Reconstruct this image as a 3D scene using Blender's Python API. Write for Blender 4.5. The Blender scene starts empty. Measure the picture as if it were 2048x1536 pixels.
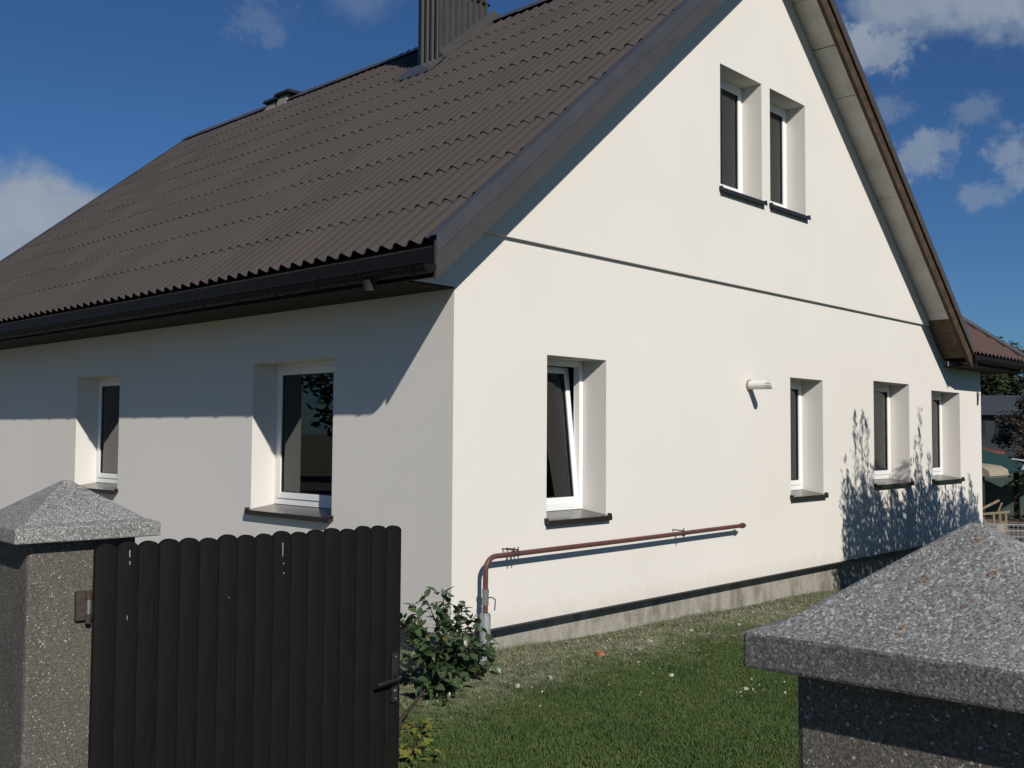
import bpy, math, random
import numpy as np
from mathutils import Vector, Matrix

random.seed(7)
rng = np.random.default_rng(7)
scene = bpy.context.scene
COL = scene.collection

# ------------------------------------------------------------------ camera
cam_d = bpy.data.cameras.new('camera')
cam = bpy.data.objects.new('camera', cam_d)
COL.objects.link(cam)
yaw, pit, rol = math.radians(43.323), math.radians(2.829), math.radians(0.369)
Fv = Vector((math.cos(yaw) * math.cos(pit), math.sin(yaw) * math.cos(pit), math.sin(pit)))
Rv = Vector((math.sin(yaw), -math.cos(yaw), 0))
Uv = Rv.cross(Fv)
R2 = Rv * math.cos(rol) + Uv * math.sin(rol)
U2 = Uv * math.cos(rol) - Rv * math.sin(rol)
cam.matrix_world = Matrix(((R2.x, U2.x, -Fv.x, -5.813), (R2.y, U2.y, -Fv.y, -6.154),
                           (R2.z, U2.z, -Fv.z, 1.670), (0, 0, 0, 1)))
cam_d.sensor_width = 36.0
cam_d.lens = 35.70
cam_d.clip_start = 0.05
cam_d.clip_end = 3000
scene.camera = cam

# ------------------------------------------------------------------ light
SUN = Vector((-0.476, -1.0, 0.70)).normalized()          # towards the sun
sun_d = bpy.data.lights.new('sun', 'SUN')
sun_d.energy = 4.35
sun_d.angle = math.radians(0.55)
sun_d.color = (1.0, 0.955, 0.87)
sun = bpy.data.objects.new('sun', sun_d)
COL.objects.link(sun)
sun.rotation_euler = SUN.to_track_quat('Z', 'Y').to_euler()
sun.location = (-6, -14, 12)

world = bpy.data.worlds.new('World')
scene.world = world
world.use_nodes = True
scene.view_settings.view_transform = 'Standard'
scene.view_settings.look = 'None'
scene.view_settings.exposure = 0.0
scene.view_settings.gamma = 1.0
scene.view_settings.use_curve_mapping = False
scene.render.filter_size = 1.7
scene.cycles.max_bounces = 8
scene.cycles.transparent_max_bounces = 12


def build_world():
    nt = world.node_tree
    nt.nodes.clear()
    N, L = nt.nodes.new, nt.links.new
    out = N('ShaderNodeOutputWorld')
    bg = N('ShaderNodeBackground')
    bg.inputs['Strength'].default_value = 0.05
    L(bg.outputs[0], out.inputs[0])
    sky = N('ShaderNodeTexSky')
    sky.sky_type = 'NISHITA'
    sky.sun_disc = False
    sky.sun_elevation = math.asin(SUN.z)
    sky.sun_rotation = math.atan2(SUN.x, SUN.y)
    sky.air_density = 1.0
    sky.dust_density = 0.15
    sky.ozone_density = 2.6
    tc = N('ShaderNodeTexCoord')
    nrm = N('ShaderNodeVectorMath'); nrm.operation = 'NORMALIZE'
    L(tc.outputs['Generated'], nrm.inputs[0])

    def math_(op, a, b=None, c=None):
        m = N('ShaderNodeMath'); m.operation = op
        for i, x in enumerate((a, b, c)):
            if x is None: continue
            if isinstance(x, (int, float)): m.inputs[i].default_value = x
            else: L(x, m.inputs[i])
        return m.outputs[0]

    def noise(scale, detail, rough, vec=None):
        n = N('ShaderNodeTexNoise')
        n.inputs['Scale'].default_value = scale
        n.inputs['Detail'].default_value = detail
        n.inputs['Roughness'].default_value = rough
        L(vec if vec else nrm.outputs[0], n.inputs['Vector'])
        return n.outputs['Fac']
    n1 = noise(13, 7, 0.62)
    n2 = noise(34, 4, 0.6)
    n3 = noise(42, 6, 0.68)
    pert = math_('ADD', math_('MULTIPLY', math_('SUBTRACT', n1, 0.5), 2.0),
                 math_('MULTIPLY', math_('SUBTRACT', n2, 0.5), 0.6))
    pert_s = math_('ADD', math_('MULTIPLY', math_('SUBTRACT', n3, 0.5), 2.6), math_('MULTIPLY', math_('SUBTRACT', n1, 0.5), 0.8))
    # cumulus puffs: (direction, angular radius, weight)
    puffs = [((0.320, 0.930, 0.180), 0.075, 1.0), ((0.355, 0.918, 0.184), 0.072, 1.0), ((0.393, 0.902, 0.181), 0.068, 1.0), ((0.43, 0.885, 0.184), 0.062, 1.0),
             ((0.36, 0.92, 0.12), 0.09, .85), ((0.28, 0.95, 0.15), 0.09, .9), ((0.42, 0.895, 0.13), 0.08, .8),
             ((0.867, 0.331, 0.392), 0.075, .85), ((0.889, 0.270, 0.387), 0.085, .9), ((0.90, 0.22, 0.40), 0.10, .9),
             ((0.853, 0.392, 0.343), 0.034, .9), ((0.862, 0.372, 0.338), 0.030, .8),
             ((0.901, 0.352, 0.252), 0.027, .66), ((0.908, 0.328, 0.258), 0.020, .5), ((0.893, 0.372, 0.247), 0.020, .6),
             ((0.928, 0.285, 0.248), 0.024, .62), ((0.933, 0.265, 0.236), 0.026, .6),
             ((0.908, 0.307, 0.287), 0.018, .32), ((0.929, 0.303, 0.213), 0.018, .42), ((0.882, 0.371, 0.291), 0.02, .3),
             ((0.499, 0.783, 0.370), 0.03, .2), ((0.565, 0.727, 0.398), 0.045, .22)]
    acc = None
    for d, r, w in puffs:
        dv = Vector(d).normalized()
        off = N('ShaderNodeVectorMath'); off.operation = 'SUBTRACT'
        L(nrm.outputs[0], off.inputs[0]); off.inputs[1].default_value = dv
        flat = N('ShaderNodeVectorMath'); flat.operation = 'MULTIPLY'
        L(off.outputs[0], flat.inputs[0]); flat.inputs[1].default_value = (1, 1, 1.45)
        dist = N('ShaderNodeVectorMath'); dist.operation = 'LENGTH'
        L(flat.outputs[0], dist.inputs[0])
        cone = math_('SUBTRACT', 1.0, math_('DIVIDE', dist.outputs['Value'], r * (1.35 if r > 0.04 else 1.75)))
        mr = N('ShaderNodeMapRange'); mr.interpolation_type = 'SMOOTHSTEP'
        fld = math_('ADD', cone, math_('MULTIPLY', pert if r > 0.04 else pert_s, math_('MINIMUM', math_('MAXIMUM', math_('ADD', cone, 0.55), 0.0), 0.75)))
        L(fld, mr.inputs['Value'])
        mr.inputs['From Min'].default_value = 0.22
        mr.inputs['From Max'].default_value = 0.78
        mr.inputs['To Min'].default_value = 0
        mr.inputs['To Max'].default_value = w
        acc = mr.outputs[0] if acc is None else math_('MAXIMUM', acc, mr.outputs[0])
    # scattered fair-weather cloud over the rest of the dome
    sep = N('ShaderNodeSeparateXYZ'); L(nrm.outputs[0], sep.inputs[0])
    dome = N('ShaderNodeVectorMath'); dome.operation = 'DIVIDE'
    L(nrm.outputs[0], dome.inputs[0])
    cz = N('ShaderNodeCombineXYZ')
    zz = math_('ADD', math_('MAXIMUM', sep.outputs['Z'], 0.0), 0.25)
    for i in range(3): L(zz, cz.inputs[i])
    L(cz.outputs[0], dome.inputs[1])
    nd = noise(1.7, 7, 0.62, dome.outputs[0])
    sc = N('ShaderNodeMapRange'); sc.interpolation_type = 'SMOOTHSTEP'
    L(nd, sc.inputs['Value'])
    sc.inputs['From Min'].default_value = 0.67
    sc.inputs['From Max'].default_value = 0.88
    sc.inputs['To Max'].default_value = 0.6
    acc = math_('MAXIMUM', acc, sc.outputs[0])
    dens = noise(16, 5, 0.6)
    ccol = N('ShaderNodeMix'); ccol.data_type = 'RGBA'
    L(dens, ccol.inputs['Factor'])
    ccol.inputs['A'].default_value = (3.9, 4.9, 6.4, 1)
    ccol.inputs['B'].default_value = (7.2, 8.3, 9.8, 1)
    grade = N('ShaderNodeMix'); grade.data_type = 'RGBA'; grade.blend_type = 'MULTIPLY'
    grade.inputs['Factor'].default_value = 1.0
    L(sky.outputs[0], grade.inputs['A'])
    grade.inputs['B'].default_value = SKY_TINT
    mix = N('ShaderNodeMix'); mix.data_type = 'RGBA'
    L(acc, mix.inputs['Factor'])
    L(grade.outputs['Result'], mix.inputs['A'])
    L(ccol.outputs['Result'], mix.inputs['B'])
    L(mix.outputs['Result'], bg.inputs['Color'])


SKY_TINT = (0.45, 0.76, 1.15, 1)
build_world()

# ------------------------------------------------------------------ helpers


class MB:
    """collects polygons into one mesh"""

    def __init__(self):
        self.v, self.f, self.s = [], [], []

    def poly(self, pts, smooth=False):
        n = len(self.v)
        self.v += [tuple(p) for p in pts]
        self.f.append(tuple(range(n, n + len(pts))))
        self.s.append(smooth)
        return self

    def hexa(self, p):            # p: 8 points, bottom 4 then top 4
        n = len(self.v)
        self.v += [tuple(q) for q in p]
        for f in ((3, 2, 1, 0), (4, 5, 6, 7), (0, 1, 5, 4), (1, 2, 6, 5), (2, 3, 7, 6), (3, 0, 4, 7)):
            self.f.append(tuple(n + i for i in f)); self.s.append(False)
        return self

    def box(self, a, b, T=None):
        x0, y0, z0 = a; x1, y1, z1 = b
        p = [(x0, y0, z0), (x1, y0, z0), (x1, y1, z0), (x0, y1, z0), (x0, y0, z1), (x1, y0, z1), (x1, y1, z1), (x0, y1, z1)]
        if T: p = [T(*q) for q in p]
        return self.hexa(p)

    def grid(self, rows, smooth=True, closed=False):   # rows: list of equal-length point lists
        n = len(self.v); m = len(rows[0])
        for r in rows: self.v += [tuple(q) for q in r]
        for i in range(len(rows) - 1):
            for j in range(m if closed else m - 1):
                k = (j + 1) % m
                self.f.append((n + i * m + j, n + i * m + k, n + (i + 1) * m + k, n + (i + 1) * m + j))
                self.s.append(smooth)
        return self

    def tube(self, pts, rad, seg=8, caps=True):
        pts = [Vector(p) for p in pts]
        if not isinstance(rad, (list, tuple)): rad = [rad] * len(pts)
        t0 = (pts[1] - pts[0]).normalized()
        a = t0.orthogonal().normalized()
        rows = []
        for i, p in enumerate(pts):
            if i == 0: t = pts[1] - pts[0]
            elif i == len(pts) - 1: t = pts[-1] - pts[-2]
            else: t = (pts[i + 1] - p).normalized() + (p - pts[i - 1]).normalized()
            t.normalize()
            a = (a - t * a.dot(t)).normalized()
            b = t.cross(a)
            rows.append([p + (a * math.cos(2 * math.pi * k / seg) + b * math.sin(2 * math.pi * k / seg)) * rad[i] for k in range(seg)])
        self.grid(rows, True, True)
        if caps:
            self.poly(rows[0][::-1]); self.poly(rows[-1])
        return self

    def mesh(self, name, mat, fix=True):
        me = bpy.data.meshes.new(name)
        me.from_pydata(self.v, [], self.f)
        me.polygons.foreach_set('use_smooth', self.s)
        if fix:
            import bmesh
            bm = bmesh.new(); bm.from_mesh(me)
            bmesh.ops.recalc_face_normals(bm, faces=bm.faces)
            bm.to_mesh(me); bm.free()
        if mat: me.materials.append(mat)
        me.update()
        return me

    def build(self, name, mat, parent=None, bevel=0, fix=True):
        o = bpy.data.objects.new(name, self.mesh(name, mat, fix))
        COL.objects.link(o)
        if parent: attach(o, parent)
        if bevel:
            m = o.modifiers.new('bevel', 'BEVEL'); m.width = bevel; m.segments = 2; m.limit_method = 'ANGLE'
            m.angle_limit = math.radians(40)
        return o


def attach(o, parent):
    o.parent = parent
    o.matrix_parent_inverse = world_of(parent).inverted()


def world_of(o):
    m = o.matrix_basis.copy()
    if o.parent: m = world_of(o.parent) @ o.matrix_parent_inverse @ m
    return m


def empty(name, loc, label, cat, group=None, rz=0):
    o = bpy.data.objects.new(name, None)
    COL.objects.link(o)
    o.location = loc; o.rotation_euler = (0, 0, rz)
    o.empty_display_size = 0.2
    tag(o, label, cat, group)
    return o


def tag(o, label, cat, group=None):
    o['label'] = label; o['category'] = cat
    if group: o['group'] = group
    return o


def clip(poly, n, d):             # keep points with n.p <= d  (2-D)
    out = []
    for i in range(len(poly)):
        p, q = poly[i], poly[(i + 1) % len(poly)]
        a = n[0] * p[0] + n[1] * p[1] - d; b = n[0] * q[0] + n[1] * q[1] - d
        if a <= 1e-9: out.append(p)
        if (a < -1e-9 and b > 1e-9) or (a > 1e-9 and b < -1e-9):
            t = a / (a - b); out.append((p[0] + t * (q[0] - p[0]), p[1] + t * (q[1] - p[1])))
    return out


# ------------------------------------------------------------------ materials
class Mat:
    def __init__(self, name, rough=0.8, spec=0.3, metal=0.0):
        self.m = bpy.data.materials.new(name); self.m.use_nodes = True
        self.nt = self.m.node_tree
        self.b = self.nt.nodes['Principled BSDF']
        self.b.inputs['Roughness'].default_value = rough
        self.b.inputs['Specular IOR Level'].default_value = spec
        self.b.inputs['Metallic'].default_value = metal
        self.pos = None

    def N(self, t): return self.nt.nodes.new(t)
    def L(self, a, b): self.nt.links.new(a, b)

    def P(self, obj=False):
        if self.pos is None:
            if obj:
                self.pos = self.N('ShaderNodeTexCoord').outputs['Object']
            else:
                self.pos = self.N('ShaderNodeNewGeometry').outputs['Position']
        return self.pos

    def noise(self, scale, detail=4, rough=0.6, stretch=None, which='Fac'):
        n = self.N('ShaderNodeTexNoise')
        n.inputs['Scale'].default_value = scale; n.inputs['Detail'].default_value = detail
        n.inputs['Roughness'].default_value = rough
        v = self.P()
        if stretch:
            mp = self.N('ShaderNodeMapping'); mp.inputs['Scale'].default_value = stretch
            self.L(v, mp.inputs['Vector']); v = mp.outputs[0]
        self.L(v, n.inputs['Vector'])
        return n.outputs[which]

    def voronoi(self, scale, feature='F1', out='Distance'):
        n = self.N('ShaderNodeTexVoronoi'); n.feature = feature
        n.inputs['Scale'].default_value = scale
        self.L(self.P(), n.inputs['Vector'])
        return n.outputs[out]

    def ramp(self, fac, stops, interp='LINEAR'):
        r = self.N('ShaderNodeValToRGB'); r.color_ramp.interpolation = interp
        el = r.color_ramp.elements
        while len(el) < len(stops): el.new(0.5)
        for e, (p, c) in zip(el, stops):
            e.position = p; e.color = (*c, 1) if len(c) == 3 else c
        self.L(fac, r.inputs[0])
        return r.outputs[0]

    def mix(self, fac, a, b, mode='MIX'):
        m = self.N('ShaderNodeMix'); m.data_type = 'RGBA'; m.blend_type = mode
        for s, x in (('Factor', fac), ('A', a), ('B', b)):
            if isinstance(x, (int, float)): m.inputs[s].default_value = x
            elif isinstance(x, tuple): m.inputs[s].default_value = (*x, 1)
            else: self.L(x, m.inputs[s])
        return m.outputs['Result']

    def math(self, op, a, b=0.0):
        m = self.N('ShaderNodeMath'); m.operation = op
        for i, x in enumerate((a, b)):
            if isinstance(x, (int, float)): m.inputs[i].default_value = x
            else: self.L(x, m.inputs[i])
        return m.outputs[0]

    def rnd(self):
        return self.N('ShaderNodeObjectInfo').outputs['Random']

    def color(self, c):
        if isinstance(c, tuple): self.b.inputs['Base Color'].default_value = (*c, 1)
        else: self.L(c, self.b.inputs['Base Color'])
        return self

    def bump(self, h, strength=0.5, dist=0.01):
        n = self.N('ShaderNodeBump')
        n.inputs['Strength'].default_value = strength; n.inputs['Distance'].default_value = dist
        self.L(h, n.inputs['Height']); self.L(n.outputs[0], self.b.inputs['Normal'])
        return self


def simple(name, col, rough=0.7, spec=0.3, metal=0.0, var=0.12, scale=30):
    m = Mat(name, rough, spec, metal)
    n = m.noise(scale, 4, 0.6)
    a = tuple(c * (1 - var) for c in col); b = tuple(min(1, c * (1 + var)) for c in col)
    m.color(m.ramp(n, [(0.3, a), (0.7, b)]))
    return m.m


M = {}
# acrylic render
m = Mat('cream_render', 0.92, 0.15)
g = m.noise(420, 3, 0.7); big = m.noise(0.6, 4, 0.55); grain = m.noise(95, 3, 0.75)
c = m.ramp(g, [(0.25, (0.682, 0.642, 0.60)), (0.75, (0.782, 0.743, 0.70))])
c = m.mix(1.0, c, m.ramp(grain, [(0.3, (0.955, 0.955, 0.955)), (0.7, (1.03, 1.03, 1.03))]), 'MULTIPLY')
c = m.mix(1.0, c, m.ramp(big, [(0.3, (1, 1, 1)), (0.75, (0.955, 0.953, 0.945))]), 'MULTIPLY')
zsep = m.N('ShaderNodeSeparateXYZ'); m.L(m.P(), zsep.inputs[0])
spl = m.math('ADD', zsep.outputs['Z'], m.math('MULTIPLY', m.noise(7, 5, 0.7), 0.35))
c = m.mix(1.0, c, m.ramp(spl, [(0.14, (0.88, 0.865, 0.83)), (0.36, (1, 1, 1))]), 'MULTIPLY')
m.color(c); m.bump(m.noise(260, 4, 0.75), 0.6, 0.004)
M['render'] = m.m
# plinth concrete with damp stains
m = Mat('bare_concrete', 0.9, 0.2)
a = m.noise(4.2, 7, 0.68, (1, 1, 0.5)); bb = m.noise(55, 4, 0.7)
c = m.ramp(a, [(0.30, (0.10, 0.086, 0.068)), (0.45, (0.25, 0.228, 0.19)), (0.58, (0.37, 0.345, 0.30)), (0.72, (0.22, 0.195, 0.155))])
c = m.mix(0.25, c, m.ramp(bb, [(0.3, (0.12, 0.11, 0.10)), (0.7, (0.42, 0.40, 0.36))]))
m.color(c); m.bump(m.noise(40, 6, 0.7), 0.6, 0.01)
M['concrete'] = m.m
# wavy roof sheets
m = Mat('brown_roof_sheet', 0.62, 0.35)
r = m.rnd()
c = m.mix(r, (0.051, 0.040, 0.0362), (0.067, 0.053, 0.048))
c = m.mix(m.ramp(m.noise(2.2, 6, 0.68, (0.5, 2.2, 0.5)), [(0.35, (0, 0, 0)), (0.8, (0.7, 0.7, 0.7))]), c, (0.047, 0.043, 0.040))
c = m.mix(0.25, c, m.ramp(m.noise(160, 3, 0.7), [(0.3, (0.025, 0.020, 0.018)), (0.7, (0.085, 0.070, 0.063))]))
m.color(c); m.bump(m.noise(220, 3, 0.7), 0.25, 0.002)
M['sheet'] = m.m
M['sheet_red'] = simple('red_brown_roof_sheet', (0.085, 0.052, 0.044), 0.6, 0.35, 0, 0.2, 12)
M['flash'] = simple('grey_brown_coated_steel', (0.062, 0.060, 0.064), 0.30, 0.6, 0.0, 0.10, 4)
M['barge'] = simple('grey_brown_trim', (0.058, 0.053, 0.052), 0.5, 0.4, 0, 0.12, 5)
M['dark_steel'] = simple('dark_brown_gutter_steel', (0.010, 0.009, 0.0085), 0.55, 0.15, 0, 0.15, 6)
M['gutter_grey'] = simple('dull_outlet_steel', (0.03, 0.028, 0.027), 0.5, 0.3)
M['chim'] = simple('grey_profiled_steel', (0.052, 0.049, 0.046), 0.42, 0.5, 0, 0.10, 4)
M['sill'] = simple('brown_sill_steel', (0.024, 0.021, 0.020), 0.22, 0.5, 0, 0.12, 8)
m = Mat('aged_brown_board', 0.75, 0.3)
c = m.ramp(m.noise(9, 6, 0.65, (1, 8, 1)), [(0.25, (0.028, 0.018, 0.011)), (0.55, (0.07, 0.047, 0.03)), (0.8, (0.12, 0.09, 0.06))])
m.color(c); M['board_brown'] = m.m
m = Mat('strand_board', 0.85, 0.2)
v = m.voronoi(26, 'F1', 'Color')
c = m.ramp(v, [(0.2, (0.06, 0.041, 0.026)), (0.5, (0.11, 0.08, 0.052)), (0.85, (0.17, 0.13, 0.088))])
m.color(m.mix(m.noise(6, 4), c, (0.12, 0.09, 0.06))); M['osb'] = m.m
m = Mat('white_soffit_panel', 0.8, 0.25)
c = m.ramp(m.noise(2.4, 6, 0.65), [(0.25, (0.42, 0.40, 0.36)), (0.6, (0.60, 0.58, 0.54))]); m.color(c); M['soffit'] = m.m
m = Mat('white_plastic_frame', 0.28, 0.5); m.color((0.80, 0.80, 0.79)); M['pvc'] = m.m
# glass
m = Mat('window_glass')
nt = m.nt; nt.nodes.remove(m.b)
out = nt.nodes['Material Output']
fr = m.N('ShaderNodeFresnel'); fr.inputs['IOR'].default_value = 1.75
gl = m.N('ShaderNodeBsdfGlossy'); gl.inputs['Roughness'].default_value = 0.0
gl.inputs['Color'].default_value = (0.95, 0.97, 1, 1)
tr = m.N('ShaderNodeBsdfTransparent'); tr.inputs['Color'].default_value = (0.80, 0.83, 0.81, 1)
ms = m.N('ShaderNodeMixShader')
m.L(fr.outputs[0], ms.inputs[0]); m.L(tr.outputs[0], ms.inputs[1]); m.L(gl.outputs[0], ms.inputs[2])
m.L(ms.outputs[0], out.inputs['Surface'])
M['glass'] = m.m
M['blind'] = simple('grey_brown_blind', (0.17, 0.157, 0.132), 0.9, 0.1, 0, 0.15, 3)
M['curtain'] = simple('beige_curtain', (0.22, 0.195, 0.16), 0.9, 0.1, 0, 0.15, 3)
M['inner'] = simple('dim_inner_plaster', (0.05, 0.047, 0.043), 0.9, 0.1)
# washed pebble dash
def pebbledash(name, dark, mid, light, scale, glint, bump, rim=1.0):
    m = Mat(name, 0.75, 0.35)
    p0 = m.P(True)
    nz = m.N('ShaderNodeTexNoise'); nz.inputs['Scale'].default_value = scale * 0.9; nz.inputs['Detail'].default_value = 3
    m.L(p0, nz.inputs['Vector'])
    va = m.N('ShaderNodeVectorMath'); va.operation = 'MULTIPLY_ADD'
    m.L(nz.outputs['Color'], va.inputs[0]); va.inputs[1].default_value = (1.3 / scale,) * 3
    m.L(p0, va.inputs[2]); m.pos = va.outputs[0]
    v = m.voronoi(scale, 'F1', 'Color')
    sp = m.N('ShaderNodeSeparateColor'); m.L(v, sp.inputs[0])
    c = m.ramp(sp.outputs[0], [(0.0, dark), (0.35, tuple(x * .75 for x in mid)), (0.6, mid), (1 - glint, tuple(x * 1.25 for x in mid)), (1 - glint + 0.02, light), (1, light)])
    d = m.voronoi(scale, 'F1', 'Distance')
    edge = m.ramp(m.noise(scale * 1.6, 3, 0.7), [(0.3, (0.62, 0.62, 0.62)), (0.62, (1.12, 1.12, 1.12))])
    c = m.mix(1.0, c, edge, 'MULTIPLY')
    hue = m.ramp(sp.outputs[1], [(0, (1.06, 1.0, 0.92)), (0.5, (1, 1, 1)), (1, (0.95, 1.0, 1.06))])
    c = m.mix(1.0, c, hue, 'MULTIPLY')
    c = m.mix(1.0, c, m.ramp(m.noise(4.5, 5, 0.65), [(0.25, (0.78, 0.78, 0.77)), (0.7, (1.1, 1.1, 1.1))]), 'MULTIPLY')
    if rim < 1:                   # steep faces darker than the sloping top
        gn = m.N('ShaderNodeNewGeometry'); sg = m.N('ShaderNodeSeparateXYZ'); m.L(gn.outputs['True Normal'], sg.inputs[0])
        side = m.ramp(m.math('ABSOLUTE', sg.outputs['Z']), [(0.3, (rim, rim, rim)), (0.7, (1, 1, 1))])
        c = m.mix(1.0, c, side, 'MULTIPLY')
    m.color(c)
    h = m.math('SUBTRACT', m.math('MULTIPLY', sp.outputs[2], 0.6), d)
    m.bump(h, bump, 0.006)
    return m.m
M['dash'] = pebbledash('pebble_dash_body', (0.07, 0.064, 0.055), (0.128, 0.117, 0.10), (0.45, 0.44, 0.41), 300, 0.03, 0.22)
M['cap'] = pebbledash('washed_pebble_cap', (0.08, 0.08, 0.08), (0.27, 0.265, 0.255), (0.50, 0.49, 0.475), 300, 0.10, 0.2)
M['cap2'] = pebbledash('dark_sided_pebble_cap', (0.11, 0.11, 0.108), (0.235, 0.235, 0.226), (0.42, 0.42, 0.405), 300, 0.10, 0.18, 0.55)
m = Mat('dark_stained_board', 0.62, 0.2)
m.P(True)
c = m.ramp(m.noise(22, 5, 0.6, (6, 6, 0.35)), [(0.25, (0.0035, 0.0033, 0.0031)), (0.75, (0.0085, 0.0078, 0.0073))])
c = m.mix(m.math('MULTIPLY', m.rnd(), 0.5), c, (0.008, 0.007, 0.0062))
m.color(c); m.bump(m.noise(60, 4, 0.6, (5, 5, 0.2)), 0.2, 0.002)
M['gate'] = m.m
M['lichen'] = simple('rust_brown_lichen', (0.185, 0.115, 0.085), 0.9, 0.2, 0, 0.3, 200)
M['fleck'] = simple('white_paint_drip', (0.33, 0.33, 0.32), 0.7)
m = Mat('rusty_iron', 0.75, 0.3)
c = m.ramp(m.noise(70, 5, 0.65), [(0.3, (0.035, 0.027, 0.023)), (0.6, (0.062, 0.046, 0.038)), (0.8, (0.10, 0.056, 0.042))]); m.color(c); M['rust'] = m.m
M['iron'] = simple('black_iron', (0.02, 0.018, 0.017), 0.4, 0.5)
M['steelpin'] = simple('worn_steel', (0.30, 0.29, 0.28), 0.4, 0.5, 0.6)
m = Mat('brick_red_pipe_paint', 0.45, 0.4)
m.color(m.ramp(m.noise(14, 4), [(0.3, (0.085, 0.037, 0.032)), (0.7, (0.125, 0.052, 0.044))])); M['pipe'] = m.m
m = Mat('galvanised_steel', 0.5, 0.5, 0.35)
m.color(m.ramp(m.noise(30, 5, 0.6, (1, 1, 0.3)), [(0.3, (0.26, 0.29, 0.30)), (0.7, (0.42, 0.45, 0.45))])); M['galv'] = m.m
m = Mat('white_flue_plastic', 0.45, 0.4); m.color((0.72, 0.71, 0.66)); M['flue'] = m.m
# ground + grass share a position-driven turf colour
def turf(name, blade):
    m = Mat(name, 0.75 if blade else 0.95, 0.25 if blade else 0.1)
    sep = m.N('ShaderNodeSeparateXYZ'); m.L(m.P(), sep.inputs[0])
    y = sep.outputs['Y']; x = sep.outputs['X']
    n1 = m.noise(2.1, 5, 0.62); n2 = m.noise(9.0, 4, 0.6); n3 = m.noise(0.7, 3, 0.5)
    k = 1.0 if blade else 0.6
    c = m.ramp(n1, [(0.25, (0.040 * k, 0.070 * k, 0.020 * k)), (0.5, (0.064 * k, 0.104 * k, 0.030 * k)), (0.75, (0.088 * k, 0.125 * k, 0.040 * k))])
    c = m.mix(m.ramp(n2, [(0.5, (0, 0, 0)), (0.75, (0.55, 0.55, 0.55))]), c, (0.13 * k, 0.135 * k, 0.055 * k))
    # trampled, plaster-dusted strip near the wall
    w = m.math('ADD', m.math('MULTIPLY', y, 0.55), m.math('ADD', m.math('MULTIPLY', n3, 1.3), m.math('MULTIPLY', n2, 0.75)))
    w = m.ramp(w, [(0.36, (0, 0, 0)), (0.92, (0.78, 0.78, 0.78))])
    dust = m.ramp(n2, [(0.35, (0.135, 0.145, 0.088)), (0.65, (0.29, 0.275, 0.21))])
    c = m.mix(w, c, dust)
    if blade:
        at = m.N('ShaderNodeAttribute'); at.attribute_name = 'tone'
        c = m.mix(1.0, c, m.ramp(at.outputs['Fac'], [(0, (0.75, 0.78, 0.72)), (0.6, (1, 1, 1)), (0.93, (1.15, 1.1, 0.95)), (1, (1.5, 1.35, 1.0))]), 'MULTIPLY')
        m.b.inputs['Subsurface Weight'].default_value = 0.0
    m.color(c)
    if not blade: m.bump(m.noise(45, 5, 0.7), 0.8, 0.02)
    return m.m
M['soil'] = turf('lawn_soil', False)
M['blade'] = turf('grass_blade', True)
m = Mat('plaster_crumb', 0.9, 0.15); m.color(m.ramp(m.noise(6, 3), [(0.35, (0.28, 0.25, 0.17)), (0.65, (0.52, 0.49, 0.41))])); M['crumb'] = m.m
M['brick'] = simple('orange_brick', (0.36, 0.13, 0.07), 0.85)
def leafmat(name, a, b, rough=0.35, spec=0.5, trans=0.25):
    m = Mat(name, rough, spec)
    rn = m.rnd()
    c = m.mix(rn, a, b)
    if name == 'dark_green_leaf':
        c = m.mix(m.ramp(rn, [(0.92, (0, 0, 0)), (0.93, (1, 1, 1))]), c, (0.12, 0.085, 0.03))
    c = m.mix(m.ramp(m.noise(9, 3), [(0.35, (0, 0, 0)), (0.7, (0.7, 0.7, 0.7))]), c, tuple(0.5 * (p + q) for p, q in zip(a, b)))
    m.color(c)
    t = m.N('ShaderNodeBsdfTranslucent'); m.L(c, t.inputs['Color'])
    ms = m.N('ShaderNodeMixShader'); ms.inputs[0].default_value = trans
    out = m.nt.nodes['Material Output']
    m.L(m.b.outputs[0], ms.inputs[1]); m.L(t.outputs[0], ms.inputs[2]); m.L(ms.outputs[0], out.inputs['Surface'])
    return m.m
M['leaf'] = leafmat('dark_green_leaf', (0.042, 0.076, 0.034), (0.095, 0.138, 0.058))
M['leaf_y'] = leafmat('yellow_green_leaf', (0.16, 0.19, 0.03), (0.26, 0.20, 0.05))
M['leaf_far'] = leafmat('far_tree_leaf', (0.022, 0.034, 0.016), (0.045, 0.055, 0.026), 0.6, 0.2, 0.15)
M['leaf_russet'] = leafmat('russet_tree_leaf', (0.035, 0.03, 0.022), (0.06, 0.042, 0.03), 0.6, 0.2, 0.15)
M['bark'] = simple('bark', (0.035, 0.026, 0.02), 0.9, 0.2, 0, 0.3, 30)
M['wood_old'] = simple('weathered_timber', (0.20, 0.155, 0.105), 0.85, 0.2, 0, 0.3, 15)
M['wood_dark'] = simple('dark_timber_post', (0.035, 0.027, 0.022), 0.85, 0.2, 0, 0.3, 15)
M['green_tarp'] = simple('green_canopy_sheet', (0.012, 0.042, 0.032), 0.6, 0.4, 0, 0.2, 4)
M['beige_tarp'] = simple('beige_canvas', (0.30, 0.26, 0.19), 0.85, 0.2, 0, 0.2, 6)
M['vent'] = simple('dull_grey_vent', (0.19, 0.185, 0.165), 0.7)
M['white_tarp'] = simple('white_sheet', (0.62, 0.63, 0.62), 0.6, 0.3, 0, 0.1, 6)
M['film'] = simple('grey_green_film', (0.10, 0.14, 0.125), 0.45, 0.4, 0, 0.2, 3)
M['far_wall'] = simple('shade_dimmed_far_wall', (0.030, 0.034, 0.042), 0.9, 0.2, 0, 0.15, 1)  # the far house's shade is part of this colour and the roof's
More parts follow.
